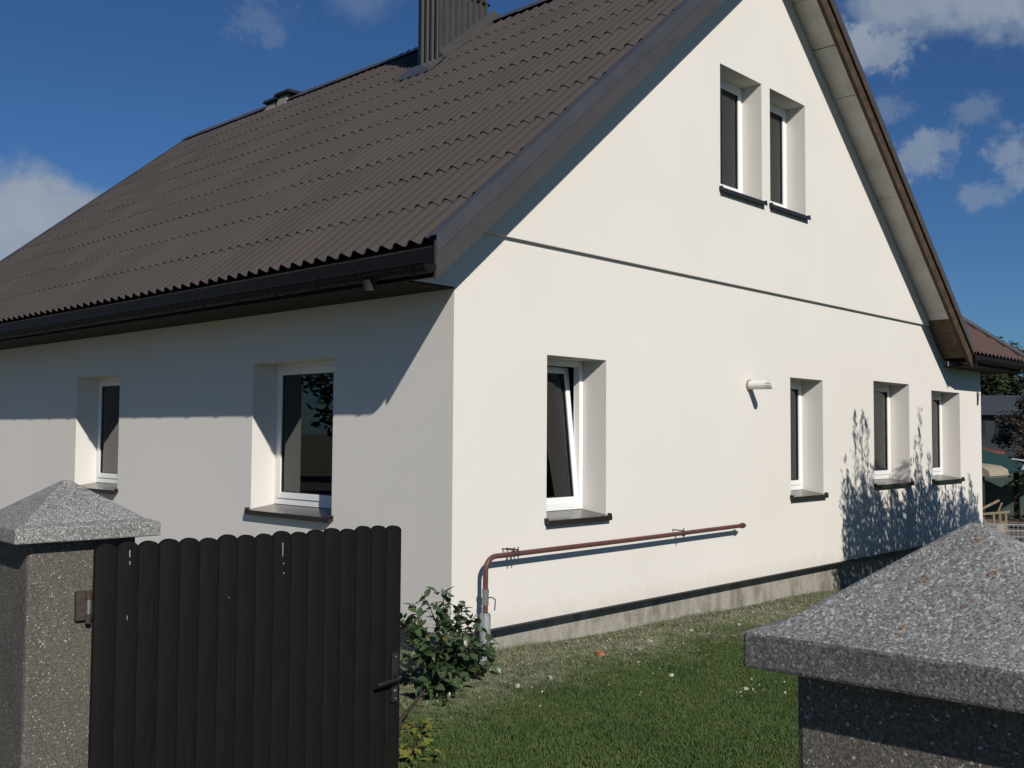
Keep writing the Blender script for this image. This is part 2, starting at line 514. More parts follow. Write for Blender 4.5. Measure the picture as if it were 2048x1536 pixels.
M['far_roof'] = simple('shade_dimmed_far_roof', (0.040, 0.046, 0.058), 0.8, 0.3, 0, 0.15, 1)
M['far_glass'] = simple('dark_far_pane', (0.012, 0.013, 0.016), 0.2, 0.5)
M['shed_roof'] = simple('brick_red_shed_roof', (0.16, 0.055, 0.035), 0.8, 0.2, 0, 0.2, 3)
m = Mat('brown_paving', 0.9, 0.2); m.color(m.ramp(m.noise(5, 5, 0.65), [(0.3, (0.10, 0.08, 0.06)), (0.7, (0.20, 0.165, 0.13))])); M['paving'] = m.m
M['asphalt'] = simple('street_paving', (0.13, 0.122, 0.11), 0.9, 0.2, 0, 0.3, 60)

# ------------------------------------------------------------------ ground


def ground_z(x, y):
    base = -0.237 - 0.022 * np.clip(x, 0, 13)
    return base + 0.012 * np.sin(1.9 * x + 0.7 * y) * np.cos(1.3 * y - 0.4 * x) - 0.02 * np.clip(-y - 2.0, 0, 4) * 0.2


def build_ground():
    xs = np.concatenate([[-900, -300, -120, -60, -30, -18], np.arange(-12, 26.1, 0.5), [32, 45, 70, 120, 300, 1200]])
    ys = np.concatenate([[-900, -300, -100, -40, -22], np.arange(-12, 20.1, 0.5), [26, 40, 70, 120, 300, 1200]])
    X, Y = np.meshgrid(xs, ys, indexing='ij')
    Z = ground_z(X, Y)
    b = MB()
    b.grid([[(X[i, j], Y[i, j], Z[i, j]) for j in range(len(ys))] for i in range(len(xs))], True)
    o = b.build('ground', M['soil'])
    o['kind'] = 'structure'
    # street in front of the fence line, where the photographer stands
    b = MB()
    b.box((-16, -40, -0.30), (-4.95, 40, -0.16))
    o = b.build('street', M['asphalt']); o['kind'] = 'structure'
    # paved yard beyond the far corner of the house
    b = MB()
    for i in range(10):
        for j in range(9):
            b.box((13.4 + i * 1.0, -2.6 + j * 1.0, -0.62), (13.4 + i * 1.0 + 0.985, -2.6 + j * 1.0 + 0.985, -0.50 + 0.006 * ((i * 7 + j * 3) % 3)))
    o = b.build('paved_yard', M['paving']); o['kind'] = 'structure'


build_ground()


def build_grass():
    n = 240000
    # area the photograph shows of the lawn, thinned with distance
    pts = []
    while sum(len(p) for p in pts) < n:
        x = rng.uniform(-2.6, 7.6, 60000); y = rng.uniform(-4.0, 0.10, 60000)
        d = (x + 5.81) * 0.727 + (y + 6.15) * 0.685
        lat = ((x + 5.81) * 0.686 - (y + 6.15) * 0.728) / d
        ok = (d > 5.2) & (lat > -0.16) & (lat < 0.34) & (rng.uniform(0, 1, 60000) < np.clip((7.2 / d) ** 1.5, 0, 1))
        # bare worn spots near the wall
        spot = np.sin(3.1 * x + 1.7 * y) * np.sin(2.3 * y - 1.1 * x + 0.8)
        bare = (y > -1.5) & (spot > 0.35) & (rng.uniform(0, 1, 60000) < 0.75)
        ok &= ~bare
        pts.append(np.stack([x[ok], y[ok]], 1))
    p = np.concatenate(pts)[:n]
    z = ground_z(p[:, 0], p[:, 1])
    h = rng.uniform(0.012, 0.028, n) * (1 + 0.25 * np.sin(2.2 * p[:, 0]) * np.cos(1.7 * p[:, 1]))
    near = p[:, 1] > -0.05
    h[near] *= rng.uniform(1.0, 2.3, near.sum())
    w = rng.uniform(0.002, 0.0036, n)
    a = rng.uniform(0, 2 * np.pi, n); la = rng.uniform(0, 2 * np.pi, n); lean = rng.uniform(0.1, 0.9, n) * h
    base = np.stack([p[:, 0], p[:, 1], z], 1)
    side = np.stack([np.cos(a), np.sin(a), np.zeros(n)], 1) * w[:, None]
    ln = np.stack([np.cos(la) * lean, np.sin(la) * lean, h], 1)
    mid = base + ln * np.array([0.35, 0.35, 0.62])
    V = np.stack([base - side, base + side, mid + side * 0.8, mid - side * 0.8, base + ln], 1).reshape(-1, 3)
    me = bpy.data.meshes.new('lawn_grass')
    me.vertices.add(n * 5); me.vertices.foreach_set('co', V.ravel())
    idx = np.arange(n)[:, None] * 5
    loops = np.concatenate([idx + [0, 1, 2, 3], idx + [3, 2, 4]], 1).ravel()
    me.loops.add(n * 7); me.loops.foreach_set('vertex_index', loops)
    starts = (np.arange(n)[:, None] * 7 + [0, 4]).ravel()
    me.polygons.add(n * 2)
    me.polygons.foreach_set('loop_start', starts)
    me.polygons.foreach_set('loop_total', np.tile([4, 3], n))
    me.update(); me.validate()
    t = me.attributes.new('tone', 'FLOAT', 'POINT')
    t.data.foreach_set('value', np.repeat(rng.uniform(0, 1, n), 5))
    me.materials.append(M['blade'])
    o = bpy.data.objects.new('lawn_grass', me); COL.objects.link(o); o['kind'] = 'stuff'
    tag(o, 'short green lawn grass between the gateway and the house', 'grass')


build_grass()

# ------------------------------------------------------------------ house
XR, ZR, SL, XE = 5.11, 8.02, 0.8475, -0.61
OV, YB = -0.455, 13.75                       # rake faces (front, back)
XE2 = 2 * XR - XE
WX, WY = 12.55, 13.3                        # outer wall size
house = empty('house', (0, 0, -0.24), 'cream rendered gabled house with brown wavy sheet roof and metal-clad chimney', 'house')


def crest(x): return ZR - SL * abs(x - XR)


# openings: (x0, x1, z0, z1)
G_LOW = [(1.180, 2.058, 0.885, 2.401), (5.769, 6.641, 0.915, 2.401), (8.200, 9.456, 0.985, 2.462), (10.333, 11.546, 0.985, 2.401)]
G_UP = [(4.098, 5.030, 4.470, 5.919), (5.229, 6.134, 4.470, 5.919)]
S_OP = [(1.646, 3.022, 0.875, 2.386), (6.010, 7.230, 0.945, 2.386)]


def wall_cells(b, T, us, zs, openings, cutters, n, depth):
    us = sorted(set(us + [o[0] for o in openings] + [o[1] for o in openings]))
    zs = sorted(set(zs + [o[2] for o in openings] + [o[3] for o in openings]))
    for i in range(len(us) - 1):
        for j in range(len(zs) - 1):
            uc, zc = (us[i] + us[i + 1]) / 2, (zs[j] + zs[j + 1]) / 2
            if any(o[0] < uc < o[1] and o[2] < zc < o[3] for o in openings): continue
            p = [(us[i], zs[j]), (us[i + 1], zs[j]), (us[i + 1], zs[j + 1]), (us[i], zs[j + 1])]
            for c in cutters(uc):
                p = clip(p, *c)
                if len(p) < 3: break
            if len(p) >= 3: b.poly([T(u, n, z) for u, z in p])
    for (a, c, z0, z1) in openings:
        q = n + depth
        b.poly([T(a, n, z0), T(a, n, z1), T(a, q, z1), T(a, q, z0)])
        b.poly([T(c, n, z0), T(c, q, z0), T(c, q, z1), T(c, n, z1)])
        b.poly([T(a, n, z1), T(c, n, z1), T(c, q, z1), T(a, q, z1)])
        b.poly([T(a, n, z0), T(a, q, z0), T(c, q, z0), T(c, n, z0)])


TG = lambda u, n, z: (u, n, z)              # gable wall: u = x, inward = +y
TS = lambda u, n, z: (n, u, z)              # side wall:  u = y, inward = +x
RD_G, RD_U, RD_S = 0.29, 0.26, 0.285
b = MB()
drop = 0.20


def cut_low(uc):
    if uc > 10.9: return [((0, 1), 2.9)]
    return [((-SL, 1), ZR - SL * XR - drop), ((SL, 1), ZR + SL * XR - drop)]


wall_cells(b, TG, [0, 10.9, WX], [0, 3.408], G_LOW, cut_low, 0.0, RD_G)
wall_cells(b, TS, [0, WY], [0, 2.95], S_OP, lambda u: [], 0.0, RD_S)
# return of the gable wall into the eave box
for s in (0,):
    b.poly([(0, 0.0, 2.90), (0, 0.0, 3.46), (-0.58, 0.0, 2.97), (-0.58, 0.0, 2.90)])
b.poly([(0, 0, 0), (0, WY, 0), (0, WY, 0.001), (0, 0, 0.001)])
# underside of the render at the plinth
b.poly([(0, 0, 0), (WX, 0, 0), (WX, 0.17, 0), (0, 0.17, 0)])
b.poly([(0, 0.17, 0), (0.17, 0.17, 0), (0.17, WY, 0), (0, WY, 0)])
# far end and right-hand walls
b.poly([(0, WY, 0), (10.22, WY, 0), (10.22, WY, 3.4), (XR, WY, ZR - 0.2), (0, WY, 3.4)])
b.poly([(WX, 0, 0), (WX, 6.0, 0), (WX, 6.0, 2.9), (WX, 0, 2.9)])
b.poly([(10.22, 6.0, 0), (WX, 6.0, 0), (WX, 6.0, 2.9), (10.22, 6.0, 2.9)])
b.poly([(10.22, 6.0, 0), (10.22, WY, 0), (10.22, WY, 3.4), (10.22, 6.0, 3.4)])
b.build('wall', M['render'], house, fix=False)
# upper gable, standing 4 cm proud: its lower edge throws the thin dark line
b = MB()
wall_cells(b, TG, [0, 10.2], [3.408, 7.9], G_UP, lambda u: [((-SL, 1), ZR - SL * XR - drop), ((SL, 1), ZR + SL * XR - drop)], -0.04, RD_U)
b.poly([(0.0, -0.04, 3.408), (10.2, -0.04, 3.408), (10.2, 0, 3.408), (0.0, 0, 3.408)])
b.poly([(0.0, -0.04, 3.408), (0.0, 0, 3.408), (0.0, 0, 3.5), (0.0, -0.04, 3.5)])
b.build('gable_wall', M['render'], house, fix=False)
# plinth, set back 10 cm, with the base rail
b = MB()
b.box((0.155, 0.155, -0.95), (WX - 0.1, 0.40, 0.04))
b.box((0.155, 0.402, -0.95), (0.40, WY - 0.1, 0.04))
b.box((WX - 0.35, 0.402, -0.95), (WX - 0.1, 6.0, 0.04))
b.build('plinth', M['concrete'], house)
b = MB()
b.box((-0.006, -0.006, -0.012), (WX + 0.006, 0.02, 0.004))
b.box((-0.006, 0.022, -0.012), (0.02, WY, 0.004))
b.build('base_rail', M['barge'], house)
# dark rooms behind the panes
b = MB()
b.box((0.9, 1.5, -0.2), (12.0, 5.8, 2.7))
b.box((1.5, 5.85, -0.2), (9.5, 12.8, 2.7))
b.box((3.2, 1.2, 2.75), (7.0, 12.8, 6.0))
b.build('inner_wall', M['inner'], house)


def make_window(T, n0, dep, u0, u1, z0, z1, tilt=0.0, blind='blind', blind_span=(0, 1), mirror=False, extra_mullion=False):
    n = n0 + dep
    zf0 = z0 + 0.05
    b = MB()
    fw, fd = 0.060, 0.075
    for a, c in (((u0, n, zf0), (u0 + fw, n + fd, z1)), ((u1 - fw, n, zf0), (u1, n + fd, z1)),
                 ((u0 + fw, n, zf0), (u1 - fw, n + fd, zf0 + fw + 0.012)), ((u0 + fw, n, z1 - fw), (u1 - fw, n + fd, z1))):
        b.box(a, c, T)
    # drain cap on the lower rail
    uc = u1 - 0.20 if not mirror else u0 + 0.20
    uc = u0 + 0.12 if T is TS else u1 - 0.20
    b.box((uc, n - 0.006, zf0 + 0.025), (uc + 0.035, n, zf0 + 0.037), T)
    win = b.build('window', M['pvc'], house, bevel=0.004)
    su0, su1, sz0, sz1 = u0 + fw - 0.008, u1 - fw + 0.008, zf0 + fw + 0.004, z1 - fw + 0.008
    sw = 0.062
    ct, st = math.cos(tilt), math.sin(tilt)

    def TT(u, nn, z):             # the sash leans inwards about its lower edge
        dz, dn = z - sz0, nn - n
        return T(u, n + dn * ct + dz * st, sz0 + dz * ct - dn * st)
    b = MB()
    n1, n2 = (n - 0.010, n + 0.06) if tilt == 0 else (n + 0.004, n + 0.074)
    for a, c in (((su0, n1, sz0), (su0 + sw, n2, sz1)), ((su1 - sw, n1, sz0), (su1, n2, sz1)),
                 ((su0 + sw, n1, sz0), (su1 - sw, n2, sz0 + sw)), ((su0 + sw, n1, sz1 - sw), (su1 - sw, n2, sz1))):
        b.box(a, c, TT)
    if extra_mullion:
        um = u0 + (u1 - u0) * 0.5
        b.box((um - 0.05, n1, sz0 + sw), (um + 0.05, n2, sz1 - sw), TT)
    o = b.build('sash', M['pvc'], win, bevel=0.004)
    # black gasket round the pane
    b = MB()
    g = 0.010
    a0, a1, c0, c1 = su0 + sw, su1 - sw, sz0 + sw, sz1 - sw
    np_ = n1 + 0.014
    for a, c in (((a0, np_, c0), (a0 + g, np_ + .012, c1)), ((a1 - g, np_, c0), (a1, np_ + .012, c1)),
                 ((a0 + g, np_, c0), (a1 - g, np_ + .012, c0 + g)), ((a0 + g, np_, c1 - g), (a1 - g, np_ + .012, c1))):
        b.box(a, c, TT)
    b.build('gasket', M['iron'], win)
    b = MB()
    b.box((a0, np_ + 0.013, c0), (a1, np_ + 0.019, c1), TT)
    b.build('pane', M['glass'], win)
    if blind:
        b = MB()
        k0 = u0 + (u1 - u0) * blind_span[0]; k1 = u0 + (u1 - u0) * blind_span[1]
        rows = []
        cnt = 26
        for z in (zf0 - 0.02, z1 + 0.02):
            rows.append([T(k0 + (k1 - k0) * i / cnt, n + 0.24 + 0.026 * math.sin(i * 2.1) + 0.008 * math.sin(i * 0.9), z) for i in range(cnt + 1)])
        b.grid(rows, True)
        b.build('blind', M[blind], win, fix=False)
    # folded sheet-metal sill
    b = MB()
    f, e = n0 - 0.052, 0.030
    zb, zt = z0 + 0.048, z0 + 0.004
    b.hexa([T(u0, n, zb - 0.02), T(u1, n, zb - 0.02), T(u1, n0 - 0.001, zt - 0.004), T(u0, n0 - 0.001, zt - 0.004),
            T(u0, n, zb), T(u1, n, zb), T(u1, n0 - 0.001, zt + 0.006), T(u0, n0 - 0.001, zt + 0.006)])
    b.hexa([T(u0 - e, n0 - 0.0015, zt - 0.004), T(u1 + e, n0 - 0.0015, zt - 0.004), T(u1 + e, f, zt - 0.012), T(u0 - e, f, zt - 0.012),
            T(u0 - e, n0 - 0.0015, zt + 0.006), T(u1 + e, n0 - 0.0015, zt + 0.006), T(u1 + e, f, zt - 0.002), T(u0 - e, f, zt - 0.002)])
    b.box((u0 - e, f - 0.004, zt - 0.048), (u1 + e, f, zt - 0.003), T)
    for ue in (u0 - e, u1 + e - 0.004):                 # end caps
        b.box((ue, f + 0.001, zt - 0.03), (ue + 0.004, n0 - 0.0016, zt + 0.02), T)
    b.build('sill', M['sill'], win)
    return win


make_window(TG, 0, RD_G, *G_LOW[0], tilt=math.radians(6.3), blind='curtain', blind_span=(0.0, 0.72))
make_window(TG, 0, RD_G, *G_LOW[1])
make_window(TG, 0, RD_G, *G_LOW[2])
make_window(TG, 0, RD_G, *G_LOW[3])
make_window(TG, -0.04, RD_U, *G_UP[0])
make_window(TG, -0.04, RD_U, *G_UP[1])
make_window(TS, 0, RD_S, *S_OP[0], blind=None)
make_window(TS, 0, RD_S, *S_OP[1], blind='curtain', blind_span=(0.0, 0.5))

# ---- roof: deck, then wavy sheets laid course by course
cs = 1 / math.sqrt(1 + SL * SL)            # cos of the pitch
UPS = Vector((cs, 0, SL * cs)); NRM = Vector((-SL * cs, 0, cs))
b = MB()
for s in (1, -1):
    pts = []
    for off in (-0.16, -0.08):
        for (x, y) in ((XE + 0.03, OV + 0.03), (XR, OV + 0.03), (XR, YB - 0.03), (XE + 0.03, YB - 0.03)):
            xx = x if s == 1 else 2 * XR - x
            pts.append((xx, y, crest(xx) + off))
    b.hexa(pts)
roof = b.build('roof', M['wood_dark'], house)
PITCH, AMP, NW = 0.177, 0.025, 5
SW = PITCH * NW


def sheet_mesh(length, name, lift=0.017, nw=NW, seg=12):
    """local frame: X along the eave, Y up the slope, Z out of the roof"""
    b = MB(); w = nw * PITCH
    cnt = nw * seg
    def h(i): return -AMP - AMP * math.cos(2 * math.pi * i / seg)
    rows = []
    for (t, l) in ((0, lift), (0.5, lift * 0.55), (1, 0.002)):
        rows.append([(w * i / cnt, length * t, h(i) + l) for i in range(cnt + 1)])
    b.grid(rows, True)
    lo = [(x, y, z) for x, y, z in rows[0]]
    un = [(x, y + 0.0005, z - 0.0075) for x, y, z in rows[0]]
    n = len(b.v); b.v += lo + un
    for i in range(cnt):
        b.f.append((n + i, n + i + 1, n + cnt + 1 + i + 1, n + cnt + 1 + i)); b.s.append(False)
    # underside
    back = [(x, 0.30, z - 0.0075) for x, y, z in rows[0]]
    n = len(b.v); b.v += un + back
    for i in range(cnt):
        b.f.append((n + i, n + cnt + 1 + i, n + cnt + 2 + i, n + i + 1)); b.s.append(True)
    return b.mesh(name, M['sheet'], False)


def frame_left(x, y):             # sheet frame: X -> -y?  keep right-handed: X=(0,-1,0), Y=up slope, Z=normal
    p = Vector((x, y, crest(x)))
    m = Matrix.Identity(4)
    ax = Vector((0, -1, 0))
    for i in range(3):
        m[i][0] = ax[i]; m[i][1] = UPS[i]; m[i][2] = NRM[i]; m[i][3] = p[i]
    return m


DX = 0.5695
xs_steps = [XE, -0.078]
while xs_steps[-1] + DX < XR - 0.02: xs_steps.append(xs_steps[-1] + DX)
xs_steps.append(XR)
ycols = []
y = OV + 0.045 + SW
while y < YB + 0.3:
    ycols.append(y); y += SW
shm = {}
for i in range(len(xs_steps) - 1):
    L_ = (xs_steps[i + 1] - xs_steps[i]) / cs + (0.10 if i < len(xs_steps) - 2 else 0.0)
    key = round(L_, 3)
    if key not in shm: shm[key] = sheet_mesh(L_, 'roof_sheet')
    for k, yc in enumerate(ycols):
        if yc > YB + 0.05:
            continue
        o = bpy.data.objects.new('roof_sheet', shm[key])
        COL.objects.link(o)
        o.matrix_basis = frame_left(xs_steps[i], yc) @ Matrix.Translation((0, 0, random.uniform(0, 0.0045))) @ Matrix.Rotation(random.uniform(-0.003, 0.003), 4, 'Z')
        attach(o, roof)
# last narrow column to the far verge
# right-hand slope: the same courses, joined (only its edge shows)
b = MB()
seg = 8
cnt = int((YB - OV) / PITCH * seg)
for i in range(len(xs_steps) - 1):
    rows = []
    for t, l in ((0, 0.022), (1, 0.002)):
        xx = xs_steps[i] + (xs_steps[i + 1] - xs_steps[i] + (0.05 if i < len(xs_steps) - 2 else 0)) * t
        rows.append([(2 * XR - xx + 0, OV + 0.02 + (YB - OV - 0.04) * j / cnt, crest(xx) - AMP - AMP * math.cos(2 * math.pi * j / seg) + l) for j in range(cnt + 1)])
    b.grid(rows, True)
o = b.build('roof_slope', M['sheet'], roof, fix=False)
o['kind'] = 'stuff'
# ridge capping, in 1.1 m lengths
y = OV - 0.01
cap_me = None
while y < YB:
    if cap_me is None:
        b = MB()
        rows = []
        for yy, r in ((0, 0.008), (1.13, 0.0)):
            prof = []
            for (dx, dz) in ((-0.17, -0.118), (-0.10, -0.055), (-0.05, -0.012), (0, 0.012), (0.05, -0.012), (0.10, -0.055), (0.17, -0.118)):
                prof.append((dx, yy, dz + r + 0.012))
            rows.append(prof)
        b.grid(rows, True)
        b.poly([rows[0][i] for i in range(7)])
        cap_me = b.mesh('ridge_cap', M['flash'], False)
    o = bpy.data.objects.new('ridge_cap', cap_me); COL.objects.link(o)
    o.location = (XR, y, ZR); attach(o, roof)
    y += 1.1
# verge: barge board + folded flashing, both rakes
def rake(s, name, y0, y1, o0, o1, mat, xa=XE - 0.012, xb=XR, parent=house):
    b = MB()
    f = (lambda x: x) if s == 1 else (lambda x: 2 * XR - x)
    pts = []
    for yy in (y0, y1):
        for (x, off) in ((xa, o0), (xb, o0), (xb, o1), (xa, o1)):
            pts.append((f(x), yy, crest(x) + off))
    b.hexa(pts)
    return b.build(name, mat, parent)


rake(1, 'barge_board', OV, OV + 0.025, -0.320, -0.02, M['barge'])
rake(1, 'barge_board', YB - 0.025, YB, -0.275, -0.02, M['barge'])
vf = rake(1, 'verge_flashing', OV - 0.006, OV - 0.001, -0.120, 0.030, M['flash'])
rake(1, 'flashing_top', OV - 0.0059, OV + 0.085, 0.026, 0.033, M['flash'], parent=vf)
vf2 = rake(1, 'verge_flashing', YB + 0.001, YB + 0.006, -0.135, 0.03, M['flash'])
rake(1, 'flashing_top', YB - 0.1, YB + 0.0059, 0.024, 0.031, M['flash'], parent=vf2)
rake(-1, 'barge_board', OV, OV + 0.05, -0.40, -0.12, M['board_brown'])
rake(-1, 'barge_board', YB - 0.05, YB, -0.40, -0.12, M['board_brown'])
vf3 = rake(-1, 'verge_flashing', OV - 0.006, OV - 0.001, -0.11, 0.03, M['flash'])
rake(-1, 'flashing_top', OV - 0.0059, OV + 0.085, 0.026, 0.033, M['flash'], parent=vf3)
rake(-1, 'verge_lath', OV - 0.030, OV - 0.001, -0.20, -0.135, M['board_brown'])
# soffit panels under the rakes
def soffit_panel(s, x0, x1, mat):
    b = MB()
    f = (lambda x: x) if s == 1 else (lambda x: 2 * XR - x)
    j = random.uniform(-0.004, 0.004)
    pts = []
    for off in (-0.262 + j, -0.25 + j):
        for (x, yy) in ((x0, OV + 0.052), (x1, OV + 0.052), (x1, -0.042 if x0 > 0.3 else 0.02), (x0, -0.042 if x0 > 0.3 else 0.02)):
            pts.append((f(x), yy, crest(x) + off))
    b.hexa(pts)
    return b.build('soffit_panel', mat, house)


xj = [0.06, 1.94, 3.27, 3.86, 4.4, XR]
for s in (1, -1):
    soffit_panel(s, XE + 0.02, 0.05, M['osb'] if s == -1 else M['soffit'])
    for i in range(len(xj) - 1):
        soffit_panel(s, xj[i] + 0.007, xj[i + 1] - 0.007, M['soffit'])
# eave box along the side wall: soffit, fascia, gutter, brackets, outlet
b = MB()
b.box((XE + 0.03, 0.0, 2.885), (-0.001, WY, 2.897))
b.build('eave_soffit', M['wood_dark'], house)
b = MB()
b.box((XE, OV + 0.03, 2.87), (XE + 0.028, YB - 0.03, 3.10))
b.build('fascia', M['dark_steel'], house)
b = MB()
GX, GZ, GR = XE - 0.072, 2.955, 0.066
rows = []
for rr in (GR, GR - 0.004):
    r_ = []
    for k in range(13):
        a = math.pi + math.pi * k / 12
        r_.append((GX + rr * math.cos(a), GZ + rr * math.sin(a)))
    rows.append(r_)
for r_ in rows:
    b.grid([[(x, OV - 0.0, z) for x, z in r_], [(x, YB, z) for x, z in r_]], True)
b.tube([(GX - GR, OV, GZ + 0.004), (GX - GR, YB, GZ + 0.004)], 0.008, 8)
b.poly([(x, OV, z) for x, z in rows[0]])
gut = b.build('gutter', M['dark_steel'], house, fix=False)
b = MB()
for k in range(12):
    a0 = math.pi + math.pi * k / 12; a1 = math.pi + math.pi * (k + 1) / 12
    q = []
    for yy in (-0.013, 0.013):
        for (rr, a) in ((GR + 0.002, a0), (GR + 0.002, a1), (GR + 0.007, a1), (GR + 0.007, a0)):
            q.append((rr * math.cos(a), yy, rr * math.sin(a)))
    b.hexa(q)
b.box((-GR - 0.012, -0.013, 0.002), (-GR + 0.002, 0.013, 0.03))
brm = b.mesh('gutter_bracket', M['dark_steel'])
y = OV + 0.17
while y < YB:
    o = bpy.data.objects.new('gutter_bracket', brm); COL.objects.link(o)
    o.location = (GX, y, GZ); attach(o, gut)
    y += 0.62
b = MB()
b.tube([(GX, 0.27, GZ - GR + 0.01), (GX, 0.27, GZ - GR - 0.025), (GX, 0.27, GZ - GR - 0.075)], [0.062, 0.052, 0.045], 16, False)
b.tube([(GX, 0.27, GZ - GR - 0.0), (GX, 0.27, GZ - GR - 0.07)], 0.04, 16)
b.build('gutter_outlet', M['gutter_grey'], gut)

# ---- hipped wing continuing the gable wall to the right
HX, HY, HZ = 13.40, -0.50, 3.05
b = MB()
seg = 8
def wing_top(x): return max(0.0, min(HX - x, 6.0))
nx = int((HX - 10.9) / PITCH * seg)
rows = [[], [], []]
for j in range(nx + 1):
    x = 10.9 + (HX - 10.9) * j / nx
    w = -AMP - AMP * math.cos(2 * math.pi * j / seg)
    t0 = 0.0; t1 = wing_top(x)
    for r_, t in zip(rows, (t0, (t0 + t1) / 2, t1)):
        r_.append((x, HY + t, HZ + SL * t + w * 0.9))
b.grid(rows, True)
under = [(x, y + 0.002, z - 0.014) for x, y, z in rows[0]]
b.grid([rows[0], under], False)
wr = b.build('wing_roof', M['sheet_red'], house, fix=False)
b = MB()
b.grid([[(HX, HY, HZ - 0.02), (HX, 6.5, HZ - 0.02)], [(10.9, HY + 2.5, HZ + SL * 2.5 - 0.02), (10.9, 4.5, HZ + SL * 2.5 - 0.02)]], False)
b.build('hip_slope', M['sheet_red'], wr, fix=False)
b = MB()
b.tube([(HX + 0.02, HY - 0.02, HZ + 0.0), (10.9, HY + 2.5, HZ + SL * 2.5 + 0.02)], 0.045, 8)
b.build('hip_cap', M['flash'], wr)
b = MB()
b.box((10.96, HY + 0.03, 2.80), (HX - 0.03, HY + 0.055, 2.985))
b.box((HX - 0.058, HY + 0.056, 2.80), (HX - 0.03, 6.3, 2.985))
b.build('wing_fascia', M['dark_steel'], house)
b = MB()
b.box((10.86, HY + 0.056, 2.800), (HX - 0.06, -0.001, 2.812))
b.box((WX + 0.001, 0.0, 2.800), (HX - 0.06, 6.2, 2.812))
b.build('wing_soffit', M['wood_dark'], house)
b = MB()
rws = []
for k in range(9):
    a = math.pi + math.pi * k / 8
    rws.append((HY - 0.045 + 0.06 * math.cos(a), 2.90 + 0.06 * math.sin(a)))
b.grid([[(11.02, yy, zz) for yy, zz in rws], [(HX, yy, zz) for yy, zz in rws]], True)
b.poly([(11.02, yy, zz) for yy, zz in rws]); b.poly([(HX, yy, zz) for yy, zz in rws])
b.tube([(12.9, HY - 0.045, 2.86), (12.9, HY - 0.045, 2.78)], 0.045, 10)
b.build('wing_gutter', M['dark_steel'], house, fix=False)
b = MB()
b.tube([(12.36, -0.012, 2.44), (12.36, -0.02, 2.33), (12.36, -0.012, 2.22)], 0.014, 8)
b.build('cable_end', M['iron'], house)
b = MB(); b.box((12.44, -0.02, 2.40), (12.50, -0.001, 2.45)); b.build('junction_box', M['flue'], house)

# ---- chimney clad in ribbed sheet steel
CX0, CX1, CY0, CY1, CZ1 = 4.00, 4.97, 4.60, 5.04, 9.35
b = MB()
def ribbed(p0, p1, out, n, zlo, zhi):
    p0, p1, out = Vector(p0), Vector(p1), Vector(out)
    prof = []
    for i in range(n):
        for (t, d) in ((0.0, 0), (0.50, 0), (0.60, 0.036), (0.90, 0.036), (1.0, 0)):
            if d == 0 and t == 1.0 and i < n - 1: continue
            prof.append(p0 + (p1 - p0) * ((i + t) / n) + out * d)
    b.grid([[(p.x, p.y, zlo(p.x)) for p in prof], [(p.x, p.y, zhi) for p in prof]], False)
zl = lambda x: min(crest(x), 8.0) - 0.08
ribbed((CX0, CY1, 0), (CX0, CY0, 0), (-1, 0, 0), 4, lambda x: zl(x), 8.22)
ribbed((CX0, CY0, 0), (CX1, CY0, 0), (0, -1, 0), 8, zl, 8.22)
ribbed((CX1, CY0, 0), (CX1, CY1, 0), (1, 0, 0), 4, zl, 8.22)
ribbed((CX1, CY1, 0), (CX0, CY1, 0), (0, 1, 0), 9, zl, 8.22)
ribbed((CX0 + .01, CY1 - .01, 0), (CX0 + .01, CY0 + .01, 0), (-1, 0, 0), 4, lambda x: 8.2, CZ1)
ribbed((CX0 + .01, CY0 + .01, 0), (CX1 - .01, CY0 + .01, 0), (0, -1, 0), 8, lambda x: 8.2, CZ1)
ribbed((CX1 - .01, CY0 + .01, 0), (CX1 - .01, CY1 - .01, 0), (1, 0, 0), 4, lambda x: 8.2, CZ1)
ribbed((CX1 - .01, CY1 - .01, 0), (CX0 + .01, CY1 - .01, 0), (0, 1, 0), 9, lambda x: 8.2, CZ1)
chim = b.build('chimney', M['chim'], house, fix=False)
b = MB()
b.box((CX0 - 0.022, CY0 - 0.03, 8.205), (CX1 + 0.045, CY0 - 0.001, 8.235))
b.box((CX1 + 0.018, CY0 - 0.0009, 8.205), (CX1 + 0.045, CY1 + 0.03, 8.235))
b.build('drip_trim', M['dark_steel'], chim)
b = MB()
for (x, y) in ((CX0 - 0.018, CY0 - 0.018),):
    b.box((x, y, crest(CX0) - 0.1), (x + 0.05, y + 0.006, CZ1)); b.box((x, y + 0.0061, crest(CX0) - 0.1), (x + 0.006, y + 0.05, CZ1))
b.build('corner_trim', M['chim'], chim)
b = MB(); b.box((CX0 - 0.08, CY0 - 0.08, CZ1), (CX1 + 0.08, CY1 + 0.08, CZ1 + 0.06)); b.build('chimney_cap', M['chim'], chim)
